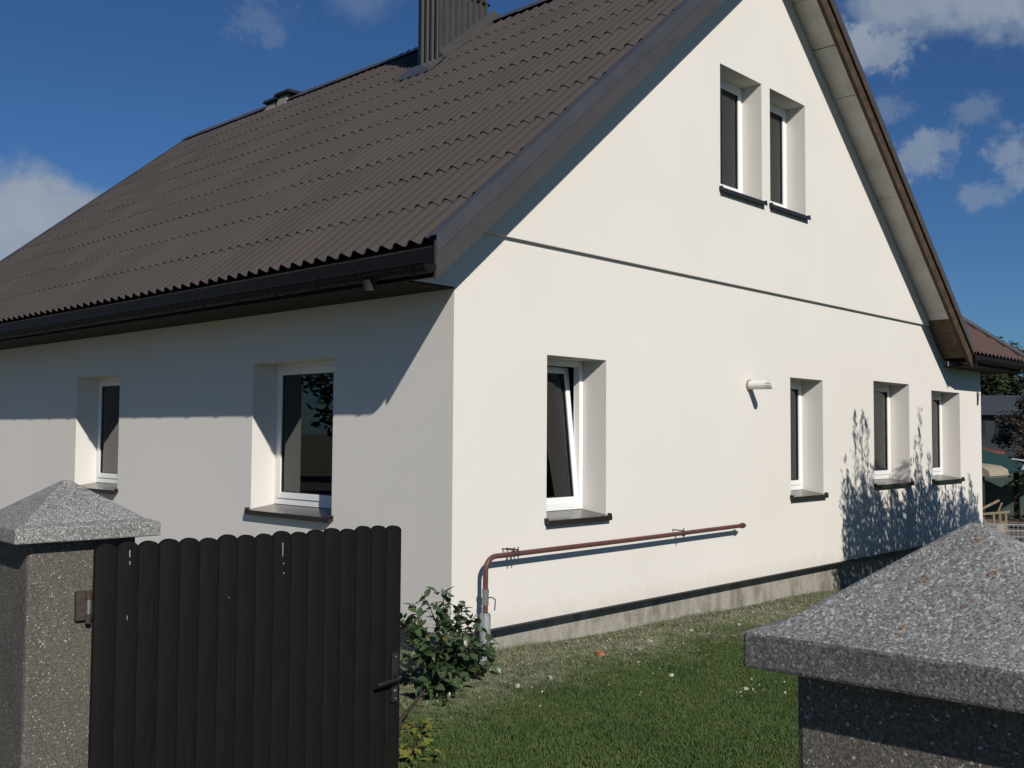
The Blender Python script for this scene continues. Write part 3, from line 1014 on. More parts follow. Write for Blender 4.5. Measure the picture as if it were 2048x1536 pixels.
# apron and side flashing lying on the waves
b = MB()
def onroof(x, y, o): return (x, y, crest(x) + o)
b.hexa([onroof(CX0 - 0.30, CY0 - 0.18, 0.012), onroof(CX0 - 0.018, CY0 - 0.18, 0.05), onroof(CX0 - 0.018, CY1 + 0.22, 0.05), onroof(CX0 - 0.30, CY1 + 0.22, 0.012),
        onroof(CX0 - 0.30, CY0 - 0.18, 0.024), onroof(CX0 - 0.018, CY0 - 0.18, 0.06), onroof(CX0 - 0.018, CY1 + 0.22, 0.06), onroof(CX0 - 0.30, CY1 + 0.22, 0.024)])
b.build('apron_flashing', M['flash'], chim)
b = MB()
b.hexa([onroof(CX0 - 0.017, CY0 - 0.16, 0.012), onroof(XR, CY0 - 0.16, 0.012), onroof(XR, CY0 - 0.02, 0.03), onroof(CX0 - 0.017, CY0 - 0.02, 0.03),
        onroof(CX0 - 0.017, CY0 - 0.16, 0.024), onroof(XR, CY0 - 0.16, 0.024), onroof(XR, CY0 - 0.019, 0.17), onroof(CX0 - 0.017, CY0 - 0.019, 0.17)])
b.build('side_flashing', M['chim'], chim)
# ---- twin ridge vent hoods
for (y, z) in ((9.86, 0.0), (10.24, -0.06)):
    b = MB()
    z0 = ZR - 0.08
    b.hexa([(XR - 0.20, y, z0 - 0.1), (XR + 0.2, y, z0 - 0.1), (XR + 0.2, y + 0.34, z0 - 0.1), (XR - 0.20, y + 0.34, z0 - 0.1),
            (XR - 0.13, y + 0.06, z0 + 0.12 + z), (XR + 0.13, y + 0.06, z0 + 0.12 + z), (XR + 0.13, y + 0.30, z0 + 0.12 + z), (XR - 0.13, y + 0.30, z0 + 0.12 + z)])
    vt = b.build('ridge_vent', M['vent'], house)
    b = MB()
    b.hexa([(XR - 0.20, y - 0.08, z0 + 0.13 + z), (XR + 0.20, y - 0.08, z0 + 0.13 + z), (XR + 0.20, y + 0.40, z0 + 0.13 + z), (XR - 0.20, y + 0.40, z0 + 0.13 + z),
            (XR - 0.18, y - 0.06, z0 + 0.185 + z), (XR + 0.18, y - 0.06, z0 + 0.20 + z), (XR + 0.18, y + 0.37, z0 + 0.20 + z), (XR - 0.18, y + 0.37, z0 + 0.185 + z)])
    b.build('vent_cover', M['iron'], vt)
# ---- white flue stub in the gable
b = MB()
fx, fz = 4.765, 2.262
b.tube([(fx, 0.03, fz), (fx, -0.235, fz)], 0.052, 24)
fl = b.build('flue_pipe', M['flue'], house)
b = MB(); b.tube([(fx, 0.0, fz), (fx, -0.022, fz)], 0.066, 24); b.build('flue_collar', M['beige_tarp'], fl)
b = MB()
for k in range(10):
    a = 2 * math.pi * k / 10
    b.box((-0.010, -0.075, -0.006), (0.010, 0, 0.006), lambda x, y, z, a=a: (fx + math.cos(a) * 0.046 - math.sin(a) * x + math.cos(a) * z, -0.235 + y, fz + math.sin(a) * 0.046 + math.cos(a) * x + math.sin(a) * z))
b.tube([(fx, -0.31, fz), (fx, -0.325, fz)], 0.054, 24)
b.build('flue_end', M['flue'], fl)

# ------------------------------------------------------------------ gas pipe on the gable
gp = empty('gas_pipe', (0.25, -0.13, -0.24), 'brick red gas pipe with valve running low along the cream gable wall', 'pipe')
gy = -0.135
arc = []
for k in range(9):
    a = math.pi - (math.pi / 2) * k / 8
    arc.append((0.262 + 0.12 + 0.12 * math.cos(a), gy, 0.525 + 0.115 * math.sin(a)))
b = MB()
b.tube([(0.262, gy, 0.12), (0.262, gy, 0.5)] + arc + [(2.3, gy, 0.643), (4.36, gy, 0.655)], 0.0225, 12)
b.tube([(4.36, gy, 0.655), (4.40, gy, 0.656)], 0.031, 12)
b.tube([(4.40, gy, 0.656), (4.44, gy, 0.656)], 0.016, 10)
b.build('pipe_run', M['pipe'], gp)
for x in (0.60, 3.19):
    b = MB()
    for q in ((0, 0.05) if x < 1 else (0,)):
        b.tube([(x + q, -0.0, 0.64 + 0.035), (x + q, gy, 0.64 + 0.035)], 0.006, 6)
        b.tube([(x + q - 0.008, gy, 0.643), (x + q + 0.012, gy, 0.643)], 0.027, 10)
        b.tube([(x + q, gy - 0.01, 0.60), (x + q, gy - 0.01, 0.70)], 0.006, 6)
    b.build('pipe_clamp', M['rust'], gp)
b = MB()
b.tube([(0.262, gy, 0.345), (0.262, gy, 0.375)], 0.034, 6); b.tube([(0.262, gy, 0.275), (0.262, gy, 0.345)], 0.028, 12)
b.tube([(0.262, gy, 0.245), (0.262, gy, 0.275)], 0.032, 6)
vl = b.build('valve', M['steelpin'], gp)
b = MB()
b.tube([(0.262, gy - 0.02, 0.31), (0.29, gy - 0.05, 0.31), (0.325, gy - 0.055, 0.29), (0.318, gy - 0.055, 0.20)], 0.005, 8)
b.build('lever', M['iron'], vl)
b = MB(); b.tube([(0.262, gy, -0.38), (0.262, gy, 0.165)], 0.046, 16); b.tube([(0.262, gy, 0.166), (0.262, gy, 0.178)], 0.040, 16)
b.build('ground_sleeve', M['galv'], gp)

# ------------------------------------------------------------------ gate posts


def axes(deg):
    a = math.radians(deg)
    return Vector((math.cos(a), math.sin(a), 0)), Vector((-math.sin(a), math.cos(a), 0))


def gate_post(corner, deg, W, rise, slab, ov, zg, xdir, ydir, label, capmat, ov2=None):
    """corner: cap corner nearest the camera on its underside; cap runs along xdir*ex and ydir*ey"""
    ex, ey = axes(deg)
    ex = ex * xdir; ey = ey * ydir
    B = Vector(corner)
    root = empty('gate_post', (B + ex * W / 2 + ey * W / 2) * 1.0, label, 'gate post', 'pebble-dash gate posts with pyramid caps')
    root.location.z = zg
    def P(u, v, z): return tuple(B + ex * u + ey * v + Vector((0, 0, z)))
    b = MB()
    lo, hi = ov, W - ov
    l2 = ov if ov2 is None else ov2
    b.hexa([P(lo, l2, zg - B.z - 0.2), P(hi, l2, zg - B.z - 0.2), P(hi, hi, zg - B.z - 0.2), P(lo, hi, zg - B.z - 0.2), P(lo, l2, 0.01), P(hi, l2, 0.01), P(hi, hi, 0.01), P(lo, hi, 0.01)])
    b.build('post_body', M['dash'], root, bevel=0.012)
    b = MB()
    n = len(b.v)
    q = [P(0, 0, 0), P(W, 0, 0), P(W, W, 0), P(0, W, 0)]
    e = 0.001
    t = [P(e, e, slab), P(W - e, e, slab), P(W - e, W - e, slab), P(e, W - e, slab)]
    k = 0.035
    i_ = [P(k, k, slab + 0.009), P(W - k, k, slab + 0.009), P(W - k, W - k, slab + 0.009), P(k, W - k, slab + 0.009)]
    tip = 0.012
    a = [P(W / 2 - tip, W / 2 - tip, rise), P(W / 2 + tip, W / 2 - tip, rise), P(W / 2 + tip, W / 2 + tip, rise), P(W / 2 - tip, W / 2 + tip, rise)]
    b.v += q + t + i_ + a
    b.f.append((3, 2, 1, 0))
    for l in range(3):
        for s in range(4):
            b.f.append((l * 4 + s, l * 4 + (s + 1) % 4, l * 4 + 4 + (s + 1) % 4, l * 4 + 4 + s))
    b.f.append((12, 13, 14, 15)); b.s = [False] * len(b.f)
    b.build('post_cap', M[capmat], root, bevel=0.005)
    return root, P


gate_post((-4.602, -2.963, 1.327), -3, 0.458, 0.180, 0.047, 0.058, -0.22, 1, 1,
          'grey pebble-dash gate post with pyramid cap left of the dark gate', 'cap')
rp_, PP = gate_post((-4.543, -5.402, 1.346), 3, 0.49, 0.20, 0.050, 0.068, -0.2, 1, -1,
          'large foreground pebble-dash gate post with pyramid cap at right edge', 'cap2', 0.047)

b = MB()
for (u, v) in ((0.19, 0.235), (0.205, 0.26), (0.13, 0.21), (0.10, 0.275), (0.085, 0.225), (0.07, 0.15), (0.15, 0.29), (0.05, 0.20)):
    zz = 0.059 + (0.20 - 0.059) * (u - 0.035) / (0.245 - 0.012 - 0.035)
    for q in range(4):
        du, dv, r = random.uniform(-.008, .008), random.uniform(-.008, .008), random.uniform(.001, .0026)
        z = zz + du * 0.71 + 0.0015
        b.hexa([PP(u + du - r, v + dv - r, z - r * .7 - .003), PP(u + du + r, v + dv - r, z + r * .7 - .003), PP(u + du + r, v + dv + r, z + r * .7 - .003), PP(u + du - r, v + dv + r, z - r * .7 - .003),
                PP(u + du - r * .7, v + dv - r * .7, z - r * .5), PP(u + du + r * .7, v + dv - r * .7, z + r * .5), PP(u + du + r * .7, v + dv + r * .7, z + r * .5), PP(u + du - r * .7, v + dv + r * .7, z - r * .5)])
lich = b.build('lichen', M['lichen'], rp_, fix=True); lich['kind'] = 'stuff'

# ------------------------------------------------------------------ gate, swung open
gex, gey = axes(-5)
GO = Vector((-4.357, -2.972, -0.20))        # hinge-side lower corner of the outer face
gate = empty('wooden_gate', GO, 'dark brown board gate with rounded board tops standing open', 'gate')
bounds = [462, 575, 683, 785, 883, 983, 1072, 1160, 1250, 1337, 1422, 1502, 1580, 1655, 1727, 1800, 1873, 1938]
NB, GL = 17, 1.185


def GP(u, v, z): return tuple(GO + gex * u + gey * v + Vector((0, 0, z)))


bw = GL / NB
for i in range(NB):
    w = bw - 0.0022
    u0 = i * bw
    ht = 1.512 + 0.004 * math.sin(i * 2.3) + (0.004 if i == 2 else 0)
    b = MB()
    cols = []
    for j in range(7):
        t = j / 6
        x = u0 + w * t
        bul = 0.0028 * (1 - (2 * t - 1) ** 2)            # slightly crowned face
        top = ht - 0.016 * (abs(2 * t - 1)) ** 2.4
        cols.append((x, -bul, top))
    front = [[GP(x, v, 0) for x, v, z in cols], [GP(x, v, z) for x, v, z in cols]]
    b.grid(front, True)
    back = [[GP(x, 0.02, 0) for x, v, z in cols], [GP(x, 0.02, z) for x, v, z in cols]]
    b.grid(back, True)
    b.grid([front[1], back[1]], False)
    b.poly([front[0][0], front[1][0], back[1][0], back[0][0]]); b.poly([front[0][-1], front[1][-1], back[1][-1], back[0][-1]])
    b.build('gate_board', M['gate'], gate, fix=True)
for z in (0.25, 0.85, 1.32):
    b = MB()
    b.hexa([GP(0.01, 0.021, z), GP(GL - 0.02, 0.021, z), GP(GL - 0.02, 0.05, z), GP(0.01, 0.05, z), GP(0.01, 0.021, z + 0.06), GP(GL - 0.02, 0.021, z + 0.06), GP(GL - 0.02, 0.05, z + 0.06), GP(0.01, 0.05, z + 0.06)])
    b.build('gate_rail', M['iron'], gate)
# lever handle on its plate
b = MB()
b.hexa([GP(GL - 0.052, -0.017, 0.83), GP(GL - 0.022, -0.017, 0.83), GP(GL - 0.022, -0.006, 0.83), GP(GL - 0.052, -0.006, 0.83),
        GP(GL - 0.052, -0.017, 1.02), GP(GL - 0.022, -0.017, 1.02), GP(GL - 0.022, -0.006, 1.02), GP(GL - 0.052, -0.006, 1.02)])
b.tube([GP(GL - 0.037, -0.016, 1.005), GP(GL - 0.037, -0.021, 1.005)], 0.006, 8)
b.tube([GP(GL - 0.037, -0.016, 0.845), GP(GL - 0.037, -0.021, 0.845)], 0.006, 8)
pl = b.build('lock_plate', M['iron'], gate)
b = MB()
b.tube([GP(GL - 0.037, -0.012, 0.93), GP(GL - 0.037, -0.055, 0.93), GP(GL - 0.055, -0.062, 0.929), GP(GL - 0.145, -0.058, 0.918)], [0.008, 0.008, 0.008, 0.0065], 8)
b.build('lever_handle', M['iron'], pl)
b = MB()
for z in (1.005, 0.845):
    b.tube([GP(GL - 0.037, -0.020, z), GP(GL - 0.037, -0.0225, z)], 0.004, 8)
b.tube([GP(GL - 0.037, -0.016, 0.875), GP(GL - 0.037, -0.019, 0.875)], 0.006, 8)
b.build('screw_head', M['steelpin'], pl)
# hinge let into the post
b = MB()
b.hexa([GP(-0.044, 0.036, 1.272), GP(0.02, 0.036, 1.272), GP(0.02, 0.055, 1.272), GP(-0.044, 0.055, 1.272),
        GP(-0.044, 0.036, 1.362), GP(0.02, 0.036, 1.362), GP(0.02, 0.055, 1.362), GP(-0.044, 0.055, 1.362)])
hg = b.build('hinge_plate', M['rust'], gate)
b = MB(); b.tube([GP(-0.007, 0.03, 1.290), GP(-0.007, 0.03, 1.338)], 0.0065, 10); b.build('hinge_pin', M['steelpin'], hg)
b = MB(); b.tube([GP(-0.008, 0.03, 1.338), GP(-0.008, 0.03, 1.358)], 0.009, 10); b.build('hinge_knuckle', M['rust'], hg); b = MB(); b.tube([GP(-0.008, 0.03, 1.262), GP(-0.008, 0.03, 1.288)], 0.009, 10); b.build('hinge_knuckle', M['rust'], hg)
# dried splashes of white render on the boards
b = MB()
for (bi, z, l) in ((1, 1.475, .022), (1, 1.445, .012), (1, 1.27, .014), (9, 1.44, .03), (9, 1.465, .018), (9, 1.40, .006), (9, 1.365, .006), (6, 1.30, .004)):
    u = bi * bw + bw * random.uniform(0.45, 0.6)
    v = -0.0038
    w = random.uniform(0.0006, 0.0012)
    b.hexa([GP(u - w, v, z - l / 2), GP(u + w, v, z - l / 2), GP(u + w, v + 0.004, z - l / 2), GP(u - w, v + 0.004, z - l / 2),
            GP(u - w * 2, v, z + l / 2), GP(u + w * 1.4, v, z + l / 2), GP(u + w * 1.4, v + 0.004, z + l / 2), GP(u - w * 2, v + 0.004, z + l / 2)])
o = b.build('plaster_splash', M['fleck'], gate); o['kind'] = 'stuff'

# ------------------------------------------------------------------ plants


def leaf_mesh(name, mat, L=0.08, W=0.045, fold=0.25, droop=0.25):
    b = MB()
    prof = [(0, 0.02), (0.18, 0.62), (0.42, 1.0), (0.7, 0.78), (1.0, 0.03)]
    rows = []
    for t, w in prof:
        x = L * t; z = -droop * L * t * t
        ww = W * w * 0.5
        rows.append([(x, -ww, z + fold * ww), (x, 0, z), (x, ww, z + fold * ww)])
    b.grid(rows, True)
    return b.mesh(name, mat, False)


def leaf_frame(pos, direction, roll, s):
    d = Vector(direction).normalized()
    up = Vector((0, 0, 1))
    sdv = up.cross(d)
    if sdv.length < 1e-3: sdv = Vector((1, 0, 0))
    sdv.normalize(); nn = d.cross(sdv)
    sd2 = sdv * math.cos(roll) + nn * math.sin(roll); n2 = d.cross(sd2)
    m = Matrix.Identity(4)
    for i in range(3):
        m[i][0] = d[i] * s; m[i][1] = sd2[i] * s; m[i][2] = n2[i] * s; m[i][3] = pos[i]
    return m


def add_leaf(b, me, m):
    n = len(b.v)
    b.v += [tuple(m @ v.co) for v in me.vertices]
    for p in me.polygons:
        b.f.append(tuple(n + i for i in p.vertices)); b.s.append(True)


# broad-leaved bush at the corner of the house
bush = empty('leafy_bush', (-0.50, -0.50, -0.24), 'dark green broad-leaved bush at the house corner behind the gate', 'bush')
lm = leaf_mesh('leaf', M['leaf'], 0.09, 0.055)
rb = random.Random(5)
stem_b = MB()
frames = []
base = Vector((-0.50, -0.48, -0.26))
tips = [(-0.52, -0.45, 0.50), (-0.70, -0.42, 0.47), (-0.86, -0.5, 0.44), (-0.40, -0.55, 0.36), (-0.30, -0.45, 0.36), (-0.22, -0.52, 0.28), (-0.10, -0.42, 0.16),
        (-0.02, -0.5, 0.06), (0.0, -0.45, -0.04), (-0.12, -0.6, -0.02), (-0.95, -0.55, 0.30), (-1.05, -0.5, 0.12), (-0.78, -0.72, 0.22), (-0.55, -0.75, 0.18), (-0.35, -0.72, 0.12),
        (-0.66, -0.60, 0.36), (-0.90, -0.8, 0.02), (-0.70, -0.85, -0.06), (-1.0, -0.7, -0.08), (-0.3, -0.3, 0.22), (-0.8, -0.3, 0.3), (-1.1, -0.45, 0.36), (-0.48, -0.5, 0.42), (-0.2, -0.65, -0.1), (-0.85, -0.95, -0.12)]
tips += [(tx + rb.uniform(-.1, .1), ty + rb.uniform(-.12, .12), tz - rb.uniform(0.04, .16)) for tx, ty, tz in tips[::2]]
for t in tips:
    t = Vector(t)
    mid = (base + t) / 2 + Vector((rb.uniform(-.08, .08), rb.uniform(-.08, .08), 0.10))
    pts = []
    for k in range(9):
        s = k / 8
        pts.append(base * (1 - s) ** 2 + mid * 2 * s * (1 - s) + t * s * s)
    stem_b.tube(pts, [0.010 - 0.0075 * k / 8 for k in range(9)], 6)
    cntl = 26
    for k in range(cntl):
        s = 0.22 + 0.78 * (k + rb.random()) / cntl
        p = base * (1 - s) ** 2 + mid * 2 * s * (1 - s) + t * s * s
        tang = (mid - base) * (1 - s) + (t - mid) * s
        a = k * 2.4 + rb.uniform(-.5, .5)
        o1 = tang.orthogonal().normalized(); o2 = tang.normalized().cross(o1)
        d = o1 * math.cos(a) + o2 * math.sin(a) + tang.normalized() * rb.uniform(0.1, 0.9) + Vector((0, 0, rb.uniform(-0.2, 0.5)))
        off = Vector((rb.gauss(0, .02), rb.gauss(0, .02), rb.gauss(0, .015)))
        frames.append(leaf_frame(p + off, d, rb.uniform(-.7, .7), rb.uniform(0.45, 1.15)))
stem_b.build('stem', M['bark'], bush)
camp = Vector((-5.813, -6.154, 1.67))
frames.sort(key=lambda m: (m.translation - camp).length)
for m_ in frames[:290]:
    o = bpy.data.objects.new('leaf', lm); COL.objects.link(o); o.matrix_basis = m_; attach(o, bush)
b = MB()
for m_ in frames[290:]: add_leaf(b, lm, m_)
o = b.build('foliage', M['leaf'], bush, fix=False); o['kind'] = 'stuff'
# cut bare branch behind the gate edge
b = MB()
b.tube([(-1.70, -1.30, -0.24), (-1.62, -1.27, -0.10), (-1.50, -1.255, -0.035), (-1.40, -1.245, 0.035)], [0.018, 0.014, 0.012, 0.008], 8)
b.tube([(-1.50, -1.255, -0.035), (-1.47, -1.27, -0.05), (-1.45, -1.29, -0.052)], [0.006, 0.005, 0.003], 6)
tag(b.build('cut_branch', M['bark']), 'bare dark cut branch sticking up from the lawn beside the gate edge', 'branch')
# low yellowing plants at the gate foot
ly = leaf_mesh('leaf', M['leaf_y'], 0.05, 0.03, 0.3, 0.35)
for (px, py, h, nl, lab) in ((-1.84, -1.62, 0.14, 60, 'low yellow-green plant at the bottom edge beside the gate'), (-1.42, -1.22, 0.10, 40, 'small yellowing plant just below the cut branch')):
    root = empty('yellow_plant', (px, py, float(ground_z(px, py))), lab, 'plant', 'low yellowing plants by the gate')
    gz = float(ground_z(px, py)); sb = MB()
    for k in range(nl):
        a = rb.uniform(0, 6.28); r = rb.uniform(0.02, 0.17); z = gz + rb.uniform(0.15, 1.0) * h * (1 - r * 2)
        p = Vector((px + r * math.cos(a), py + r * math.sin(a), z))
        if k % 4 == 0: sb.tube([(px, py, gz - 0.01), tuple((Vector((px, py, gz)) + p) / 2 + Vector((0, 0, 0.03))), tuple(p)], [0.003, 0.0022, 0.0012], 5)
        o = bpy.data.objects.new('leaf', ly); COL.objects.link(o)
        o.matrix_basis = leaf_frame(p, (math.cos(a + rb.uniform(-1, 1)), math.sin(a + rb.uniform(-1, 1)), rb.uniform(-0.2, 0.6)), rb.uniform(-.6, .6), rb.uniform(.7, 1.2)); attach(o, root)
    sb.build('stem', M['bark'], root)
# tall whippy shrubs south of the gable, just out of frame: their shadows fall on the wall
lw = leaf_mesh('leaf', M['leaf'], 0.085, 0.034, 0.2, 0.2)
for idx, (sx, sy, whips, wid) in enumerate(((6.14, -3.38, (3.5, 4.38, 4.48, 4.26, 3.55), 0.42), (7.35, -3.2, (3.2, 3.3, 3.15, 3.25), 0.55), (8.45, -3.1, (3.5, 3.85, 4.15, 3.6, 3.3), 0.5), (9.6, -3.15, (3.1, 3.0, 3.2, 2.95), 0.55), (10.5, -3.1, (2.9, 3.3, 3.0, 2.8), 0.35))):
    lab = ['tall whippy shrub nearest the gateway in the row facing the gable', 'second tall shrub of the row facing the gable', 'middle tall shrub of the row facing the gable', 'fourth shrub of the row facing the gable', 'slim end shrub of the row facing the gable'][idx]
    root = empty('tall_shrub', (sx, sy, float(ground_z(sx, sy))), lab, 'shrub', 'tall shrubs facing the gable')
    sb, fb = MB(), MB()
    gz = float(ground_z(sx, sy))
    for wi, hgt in enumerate(whips):
        f = (wi / (len(whips) - 1) - 0.5) * 2
        tx, ty = sx + f * wid, sy + rb.uniform(-.2, .2)
        pts = [Vector((sx + f * 0.12, sy, gz - 0.05)), Vector((sx + f * wid * .7, sy + (ty - sy) * .5, gz + hgt * .4)), Vector((tx, ty, hgt))]
        sb.tube(pts, [0.02, 0.013, 0.004], 6)
        for k in range(230):
            u = rb.random()
            s = 0.5 + 0.5 * u
            p = pts[1].lerp(pts[2], s * 2 - 1)
            sp = 0.14 * (1 - u) ** 1.2 + 0.028
            p = p + Vector((rb.gauss(0, sp), max(-.2, min(.2, rb.gauss(0, sp))), rb.gauss(0, .03)))
            a = rb.uniform(0, 6.28)
            add_leaf(fb, lw, leaf_frame(p, (math.cos(a), math.sin(a), 1.5 + rb.uniform(-.6, .8)), rb.uniform(-1, 1), rb.uniform(.7, 1.2)))
    low = min(whips) * 0.92
    for k in range(int(17000 * wid)):
        u = rb.uniform(-1, 1)
        p = Vector((sx + u * wid * 1.15, sy + max(-.3, min(.3, rb.gauss(0, .2))), rb.uniform(gz + .35, low + 0.30 * math.sin(7 * u + idx) * rb.random())))
        a = rb.uniform(0, 6.28)
        add_leaf(fb, lw, leaf_frame(p, (math.cos(a), math.sin(a), 1.0 + rb.uniform(-.6, .8)), rb.uniform(-1, 1), rb.uniform(0.7, 1.35)))
    sb.build('stem', M['bark'], root)
    o = fb.build('foliage', M['leaf'], root, fix=False); o['kind'] = 'stuff'

# ------------------------------------------------------------------ rubble on the lawn


def chunk(b, x, y, s, flat=0.6):
    z = float(ground_z(x, y)) + 0.010
    pts = []
    for k in range(8):
        sx = (-1, 1, 1, -1)[k % 4]; sy = (-1, -1, 1, 1)[k % 4]; sz = -1 if k < 4 else 1
        pts.append(Vector((sx * s * random.uniform(.5, 1.1), sy * s * random.uniform(.35, .9), sz * s * flat * random.uniform(.5, 1))))
    a = random.uniform(0, 6.28); ca, sa = math.cos(a), math.sin(a)
    tl = random.uniform(-.4, .4)
    b.hexa([(x + p.x * ca - p.y * sa, y + p.x * sa + p.y * ca, z + p.z + tl * p.x + s * 0.5) for p in pts])


def build_rubble():
    spots = [(2.123, -0.477, 'pale plaster lump on the lawn near the middle of the plinth'), (1.692, -0.665, 'white plaster flake on the dusty lawn left of the pale lumps'),
             (1.07, -1.44, 'cream plaster chunk lying alone on the open green lawn'), (0.236, -0.878, 'small white plaster lump on the worn lawn patch'),
             (-0.143, -0.885, 'off-white plaster crumb on the grass nearest the bush'), (1.10, -2.10, 'whitish plaster heap on the lawn beside the right post cap'),
             (2.9, -0.42, 'pale plaster piece close to the plinth towards the far windows'), (3.6, -0.55, 'farthest large plaster piece on the lawn')]
    for (x, y, lab) in spots:
        b = MB(); chunk(b, x, y, 0.020)
        tag(b.build('plaster_lump', M['crumb']), lab, 'rubble', 'plaster lumps on the lawn')
    b = MB(); chunk(b, 1.23, -0.586, 0.042, 0.5)
    tag(b.build('brick_shard', M['brick']), 'orange brick shard on the lawn by the plinth', 'brick piece')
    b = MB()
    for k in range(900):
        t = random.random()
        x = random.uniform(-0.7, 6.8); y = -abs(random.gauss(0.35, 0.42)) + 0.02
        if random.random() < 0.045: x, y = random.uniform(-1.4, 3.5), random.uniform(-2.3, -0.4)
        if random.random() < 0.035: x, y = random.gauss(1.08, .1), random.gauss(-2.12, .07)
        if y > 0.06: continue
        chunk(b, x, y, random.choice((0.003, 0.003, 0.004, 0.005, 0.006, 0.007, 0.010)))
    o = b.build('plaster_crumbs', M['crumb']); o['kind'] = 'stuff'
    tag(o, 'scattered plaster crumbs along the lawn by the plinth', 'rubble')


build_rubble()

# ------------------------------------------------------------------ yard and buildings beyond the far corner; dark colours carry the shade there


def canopy_arc(b, x0, x1, y0, y1, z0, rise, n=10, th=0.03):
    """a sheet arched across y, running along x"""
    top, bot = [], []
    for x in (x0, x1):
        r1, r2 = [], []
        for k in range(n + 1):
            t = k / n
            z = z0 + rise * math.sin(math.pi * t)
            r1.append((x, y0 + (y1 - y0) * t, z)); r2.append((x, y0 + (y1 - y0) * t, z - th))
        top.append(r1); bot.append(r2)
    b.grid(top, True); b.grid(bot, True)
    b.grid([top[0], bot[0]], False); b.grid([top[1], bot[1]], False)


# carport with green sheet canopy
cp = empty('carport', (22.0, 4.0, -0.5), 'green sheeted carport on dark timber posts beyond the house corner', 'carport')
b = MB(); canopy_arc(b, 20.6, 23.8, 2.35, 6.6, 0.80, 0.62); b.build('canopy', M['green_tarp'], cp, fix=False)
for (x, y, r) in ((20.75, 2.75, .05), (20.7, 3.35, .11), (20.8, 4.4, .06), (23.4, 2.75, .06)):
    b = MB(); b.box((x - r, y - r, -0.6), (x + r, y + r, 1.0)); b.build('post', M['wood_dark'], cp)
b = MB(); b.box((20.66, 2.6, 0.74), (20.76, 6.4, 0.86)); b.build('beam', M['wood_dark'], cp)
# beige canvas awning in front of it
aw = empty('canvas_awning', (18.4, 3.0, -0.5), 'beige canvas awning with rounded edge below the green carport roof', 'awning')
b = MB()
rows = []
for x in (17.9, 19.2):
    rows.append([(x, 1.62 + 0.0, 0.80), (x, 1.66, 0.93), (x, 1.80, 1.01), (x, 2.2, 1.06), (x, 4.2, 1.10)])
b.grid(rows, True); b.grid([[(x, y + 0.03, z - 0.03) for x, y, z in r] for r in rows], True)
b.poly(rows[0] + [(17.9, 4.2, 0.80)]); b.build('canvas', M['beige_tarp'], aw, fix=False)
for y in (1.85, 2.6):
    b = MB(); b.box((18.0, y - .04, -0.6), (18.08, y + .04, 1.0)); b.build('post', M['wood_dark'], aw)
# polytunnel
pt = empty('polytunnel', (25.0, 2.6, -0.5), 'grey-green film polytunnel with a white end hoop behind the carport', 'polytunnel')
b = MB(); canopy_arc(b, 24.2, 29.0, 1.3, 4.8, -0.5, 1.55, 14); b.build('film_cover', M['film'], pt, fix=False)
b = MB(); b.poly([(24.21, 1.3 + 3.5 * k / 14, -0.5 + 1.55 * math.sin(math.pi * k / 14)) for k in range(15)]); b.build('end_wall', M['film'], pt, fix=False)
b = MB(); b.tube([(24.18, 1.3 + 3.5 * k / 14, -0.49 + 1.56 * math.sin(math.pi * k / 14)) for k in range(15)], 0.022, 8); b.build('hoop', M['white_tarp'], pt)
b = MB(); canopy_arc(b, 22.5, 24.0, 1.75, 2.35, 0.86, 0.34, 8); tag(b.build('white_cover', M['white_tarp'], fix=False), 'white rounded cover at right edge beside the green carport roof', 'cover')
# stacked timber rack
rk = empty('timber_rack', (17.5, 1.4, -0.5), 'rack of weathered timber battens leaning beyond the house corner', 'timber rack')
def batten(p, q, w=0.035, d=0.025):
    p, q = Vector(p), Vector(q)
    t = (q - p).normalized(); a = t.cross(Vector((0.727, 0.686, 0.0)))
    a = a.normalized() * w / 2; c = t.cross(a).normalized() * d / 2
    b = MB(); b.hexa([p - a - c, p + a - c, p + a + c, p - a + c, q - a - c, q + a - c, q + a + c, q - a + c])
    b.build('batten', M['wood_old'], rk)
RX = Vector((0.686, -0.728, 0)); RO = Vector((17.29, 1.60, -0.5))
def rp(u, z, d=0): return RO + RX * u + Vector((0, 0, z)) + Vector((0.727, 0.686, 0)) * d
batten(rp(-0.05, 0.50), rp(0.60, 0.56), 0.05); batten(rp(0.0, 0.62), rp(0.42, 0.80, .1), 0.05)
for u in (0.27, 0.40, 0.53): batten(rp(u, 0.05 + u * .1), rp(u - 0.02, 0.55), 0.045)
batten(rp(-0.02, 0.45), rp(0.30, 0.02), 0.06); batten(rp(0.33, 0.40, .1), rp(0.48, 0.75, .1), 0.04); batten(rp(0.22, 0.26), rp(0.52, 0.34), 0.045)
batten(rp(0.15, -0.02), rp(0.65, -0.0, -.6), 0.09); batten(rp(0.30, 0.0), rp(0.75, 0.02, -.5), 0.09); batten(rp(0.05, 0.0), rp(0.55, 0.02, -.8), 0.09)
b = MB(); b.box((15.05, 0.55, -0.5), (15.5, 1.0, -0.03)); tag(b.build('concrete_block', M['concrete'], bevel=0.02), 'pale concrete block against the far house corner', 'block')
